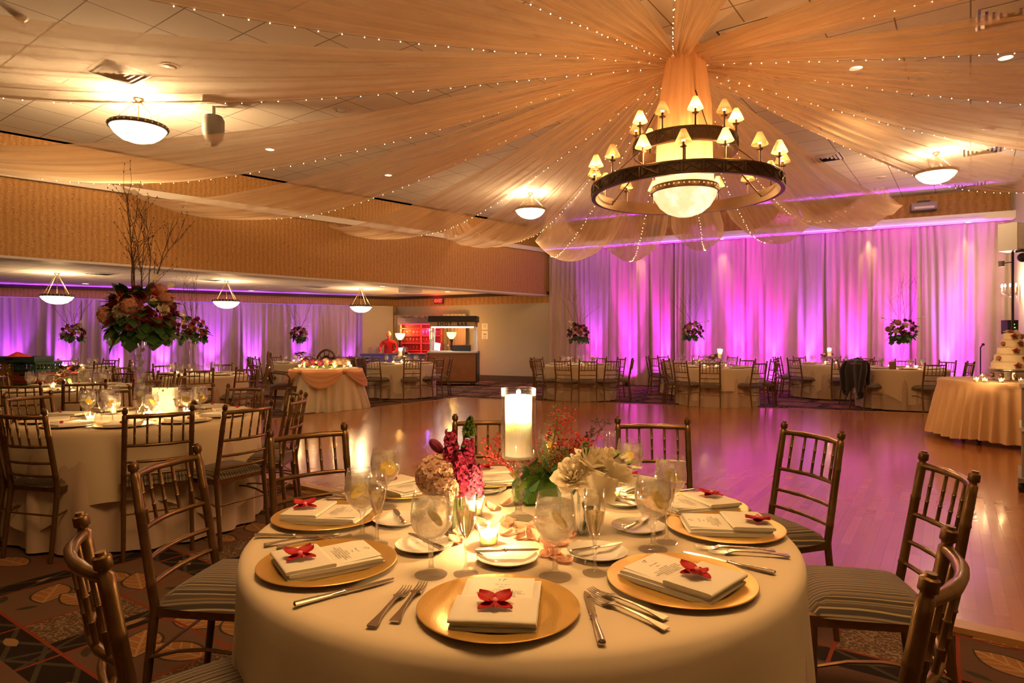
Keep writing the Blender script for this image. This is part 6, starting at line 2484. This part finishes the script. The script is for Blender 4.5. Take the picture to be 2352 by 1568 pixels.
def kmod(r, z, a):
    k = max(0, (.725 - z) / .635)
    return r + (.012 + .035 * k) * sin(a * 46 + 1.2 * sin(a * 7)) * min(1, k * 5 + .15) + .10 * k, z + (.012 * sin(a * 9) if k > .99 else 0)


o = MB().lathe(prof, 300, (0, 0, 0), mod=kmod).build('table_skirt', 'cake_skirt', None, (KX, KY, 0), angle=60)
tag(o, 'pleated golden-cream skirt round the wheeled cake table at the right', 'tablecloth')
t = thing('cake_table', 'wheeled round cake table hidden by its skirt, casters showing below', 'table', (KX, KY, 0))
MB().lathe([(0, .76), (.77, .76), (.77, .79), (0, .79)], 40).build('tabletop', 'trim_wood', t)
for k in range(4):
    a = math.radians(200 + 90 * k)
    x, y = .62 * cos(a), .62 * sin(a)
    MB().tube([(x, y, .10), (x, y, .77)], .018, 8).build('leg', 'bronze_dark', t)
    w_ = MB().lathe([(0, -.014), (.032, -.014), (.037, 0), (.032, .014), (0, .014)], 16, M=Matrix.Translation((x, y, .060)) @ Matrix.Rotation(PI / 2, 4, 'X') @ Matrix.Rotation(.4, 4, 'Y'))
    w_.box((x, y, .10), (.05, .03, .02))
    w_.build('caster', 'rubber', t)
# casters that show under the hem
for px, py in ((2232, 1038), (2249, 1047)):
    pass
cxk, cyk = KX - .10, KY - .12
t = thing('cake_stand', 'ornate silver cake stand under the wedding cake', 'stand', (cxk, cyk, .802))
MB().lathe([(0, 0), (.235, 0), (.24, .012), (.20, .02), (.20, .11), (.235, .118), (.25, .128), (.25, .14), (0, .14)], 48, mod=lambda r, z, a: (r + (.006 * sin(a * 26) if .015 < z < .112 else 0), z)).build('drum', 'silver', t)
for k in range(9):
    a = 2 * PI * k / 9
    MB().ball((.212 * cos(a), .212 * sin(a), .065), .03, 8, 6, sq=(.7, .7, 1)).build('ornament', 'brass', t)
simple('icing', (.90, .78, .60), .45, Subsurface_Weight=.3, Subsurface_Radius=(.6, .4, .2), Subsurface_Scale=.02, bump=.15, bscale=60)
t = thing('wedding_cake', 'five-tier cream wedding cake with small sugar flowers on a silver stand', 'cake', (cxk, cyk, .944))
z = 0
rr = random.Random(8)
for k, r in enumerate((.215, .185, .152, .120, .090)):
    tr = MB().lathe([(0, z), (r + .008, z), (r + .009, z + .008), (r, z + .016), (r, z + .080), (r - .008, z + .090), (0, z + .091)], 44).build('cake_tier', 'icing', t)
    q = MB()
    for j in range(int(r * 230)):
        a = 2 * PI * j / int(r * 230)
        q.ball(((r + .004) * cos(a), (r + .004) * sin(a), z + .008), .0095, 5, 4)
    q.build('piped_border', 'icing', tr)
    for j in range(2):
        a = -PI / 2 + (-.9, .55)[j] + .5 * (-1) ** k
        b = link('sugar_flower', POMS['hydrangea'] if (j + k) % 2 else ROSES['rose_coral'][0], t, ((r + .012) * cos(a), (r + .012) * sin(a), z + .05), (1.3, 0, a + PI / 2), (.030,) * 3)
        lf = MB()
        for m__ in range(3):
            leaf_geo(lf, Matrix.Translation(((r + .02) * cos(a), (r + .02) * sin(a), z + .045)) @ Matrix.Rotation(m__ * 2.1 + a, 4, 'Z') @ Matrix.Rotation(-.9, 4, 'X'), .04, .012)
        lf.build('sugar_leaf', 'leaf', b.parent, angle=None)
    z += .091
for k in range(5):
    a = k * 1.26
    link('sugar_flower', ROSES['rose_coral' if k % 2 else 'rose_cream'][0], t, (.045 * cos(a), .045 * sin(a), z + .012), (.3, .2, 0), (.035,) * 3)
for i, (px, yy, lab) in enumerate(((2242, 7.62, 'at the left rim'), (2262, 7.52, 'second from the left rim'), (2300, 7.48, 'in front of the cake stand'), (2256, 8.35, 'behind the left rim candles'), (2280, 8.5, 'left of the cake stand, behind'), (2345, 7.5, 'at the right picture edge'))):
    votive(on(px, yy), yy, .802, 'lit votive candle on the cake table, ' + lab, 'votives on the cake table', 1.6, light=i < 3)
t = thing('serving_tray', 'dark oval tray on the cake table in front of the cake stand', 'tray', (cxk + .10, cyk - .40, .802))
MB().lathe([(0, 0), (.22, 0), (.24, .014), (.235, .016), (.21, .006), (0, .006)], 32, mod=lambda r, z, a: (r * (1 - .45 * abs(sin(a)) ** 1.5), z)).build('dish', 'bronze_dark', t)

# service cart cut by the right edge
t = thing('service_cart', 'wooden service cart cut by the right picture edge, rubber wheel showing', 'cart', (4.85, 5.35, 0), math.radians(-38.7))
MB().box((0, 0, .34), (.80, .62, .40)).build('cabinet', 'cart_wood', t)
MB().box((0, 0, .125), (.88, .70, .04)).build('base_frame', 'grey_plastic', t)
MB().box((0, 0, .555), (.86, .66, .03)).build('shelf', 'white_plastic', t)
MB().box((0, 0, .925), (.86, .66, .03)).build('top', 'white_plastic', t)
for sx, sy in ((-.40, -.29), (.40, -.29), (-.40, .29), (.40, .29)):
    MB().tube([(sx, sy, .14), (sx, sy, .92)], .015, 8).build('post', 'grey_plastic', t)
    q = MB().lathe([(.012, -.016), (.048, -.018), (.058, -.008), (.058, .008), (.048, .018), (.012, .016)], 20, M=Matrix.Translation((sx, sy, .058)) @ Matrix.Rotation(PI / 2, 4, 'Y') @ Matrix.Rotation(.5, 4, 'X'))
    w_ = q.build('wheel', 'rubber', t)
    MB().ball((sx, sy, .058), .018, 8, 6).build('hub', 'silver', w_)

# loudspeaker and lamp on stand
t = thing('speaker_stand', 'tall dark stand with a white loudspeaker and small moving lamp in the far right corner', 'speaker', (on(2326, 11.6), 11.6, 0))
MB().tube([(0, 0, 0.02), (0, 0, 2.95)], .02, 8).build('pole', 'black_plastic', t)
for k in range(3):
    a = .5 + k * 2.094
    MB().tube([(0, 0, .75), (.38 * cos(a), .38 * sin(a), .02)], .014, 6).build('leg', 'black_plastic', t)
sp_ = MB().box((-.05, -.05, 3.18), (.34, .30, .50), .5).build('loudspeaker', 'white_plastic', t)
MB().box((-.05 + .075, -.05 - .14, 3.18), (.28, .02, .44), .5).build('grille', 'menu_card', sp_)
q = MB().box((.04, -.16, 2.92), (.14, .12, .05))
q.ball((.04, -.18, 2.80), .085, 12, 8)
q.build('moving_lamp', 'black_plastic', t)
MB().tube([(-.28, -.10, 2.70), (0, 0, 2.74)], .01, 6).build('bracket', 'black_plastic', t)
MB().lathe([(0, 0), (.045, 0), (.05, .1), (0, .1)], 12, (-.30, -.12, 2.64)).build('small_lamp', 'grey_plastic', t)
t = thing('equipment_rack', 'black equipment box with green and red indicator lights above the cake', 'equipment', (on(2319, 11.9), 11.9, 0))
MB().tube([(0, 0, 0), (0, 0, 1.4)], .02, 8).build('pole', 'black_plastic', t)
MB().lathe([(0, 0), (.18, 0), (.18, .02), (.03, .03), (0, .03)], 18).build('base', 'black_plastic', t)
bx = MB().box((0, 0, 1.55), (.20, .16, .26)).build('housing', 'black_plastic', t)
for k, (dx, dz, mt) in enumerate(((0, .06, 'green_led'), (.02, .03, 'green_led'), (-.01, 0, 'led_red'), (.03, -.03, 'green_led'))):
    MB().box((dx, -.083, 1.57 + dz), (.022, .006, .016)).build('indicator', mt, bx)
t = thing('microphone_stand', 'thin black microphone stand before the golden corner drape', 'microphone stand', (on(2252, 13.0), 13.0, 0))
MB().lathe([(0, 0), (.13, 0), (.13, .02), (.02, .03), (0, .03)], 18).build('base', 'black_plastic', t)
MB().tube([(0, 0, .02), (0, 0, 1.16)], .011, 8).build('pole', 'black_plastic', t)
MB().tube([(0, 0, 1.15), (-.02, -.08, 1.20)], .012, 8).build('clip', 'black_plastic', t)
MB().ball((-.02, -.10, 1.215), .028, 8, 6).build('microphone', 'black_plastic', t)
# crystal sconce on the right wall
sx_, sy_ = 10.62, 13.30
t = thing('crystal_sconce', 'sparkling crystal candelabra sconce on the right wall at the picture edge', 'lamp', (sx_, sy_, 2.36))
MB().lathe([(0, -.12), (.02, -.10), (.03, 0), (.02, .1), (0, .12)], 12).build('back_plate', 'brass', t)
for k in range(5):
    a = PI * .75 + k * .42
    r_ = .24
    arm = MB().tube([(0, 0, -.05), (.5 * r_ * cos(a), .5 * r_ * sin(a), -.12), (r_ * cos(a), r_ * sin(a), -.06), (r_ * cos(a), r_ * sin(a), .03)], .008, 6).build('arm', 'silver', t)
    MB().ball((r_ * cos(a), r_ * sin(a), .09), .022, 8, 6, sq=(.7, .7, 1.8)).build('bulb', 'sconce_glow', arm)
    q = MB()
    for j in range(5):
        q.ball((r_ * cos(a) * (.4 + .15 * j), r_ * sin(a) * (.4 + .15 * j), -.13 - .02 * (j % 2)), .014, 6, 4, sq=(.8, .8, 1.5))
    q.build('crystal_drops', 'glass', arm)
lamp('POINT', 'sconce_light', (sx_ - .3, sy_ - .1, 2.45), 60, (1, .72, .4), .06)

# black jacket over a chair
c, _ = T['cake']
aj = math.radians(-163)
jx, jy = c.x + 1.12 * cos(aj), c.y + 1.12 * sin(aj)
t = thing('jacket', 'black jacket draped over the back of the gilt chair left of the cake-side table', 'jacket', (jx, jy, 0), aj - PI / 2 + PI)
simple('black_cloth', (.012, .010, .014), .9, Sheen_Weight=.3)


def jk(u, v):
    x = (u - .5) * .50 * (1 - .12 * abs(v - .5))
    s_ = v * 2 - 1
    y = .02 + .085 * math.tanh(s_ * 6) + .015 * sin(u * 14 + v * 4)
    drop = abs(s_) ** 1.0 * (.62 if s_ < 0 else .40)
    z = .945 - drop * (1 + .15 * sin(u * 9)) - .03 * (2 * u - 1) ** 2
    return (x, y - .0, z)


MB().grid(jk, 22, 24).build('shell', 'black_cloth', t, angle=None, solid=.012)
for sx in (-1, 1):
    MB().tube([(sx * .20, .0, .90), (sx * .25, -.06, .74), (sx * .22, -.08, .52), (sx * .20, -.09, .34)], [.05, .055, .048, .04], 10).build('sleeve', 'black_cloth', t)
MB().tube([(-.1, .05, .935), (0, .06, .965), (.1, .05, .935)], .02, 8).build('collar', 'black_cloth', t)
t = thing('gift_bag', 'little brown gift bag standing on the cake-side table', 'bag', (on(2050, 11.75), 11.75, TZ), .1)
q = MB()
for a_ in (((-.05, -.03), (.05, -.03)), ((.05, -.03), (.05, .03)), ((.05, .03), (-.05, .03)), ((-.05, .03), (-.05, -.03))):
    wall_strip(q, a_[0], a_[1], 0, .14, .001, 1)
q.box((0, 0, .002), (.1, .06, .002))
q.build('sack', 'bag_brown', t)
MB().tube([(-.02, -.03, .14), (0, -.03, .18), (.02, -.03, .14)], .002, 5).build('handle', 'twig', t)
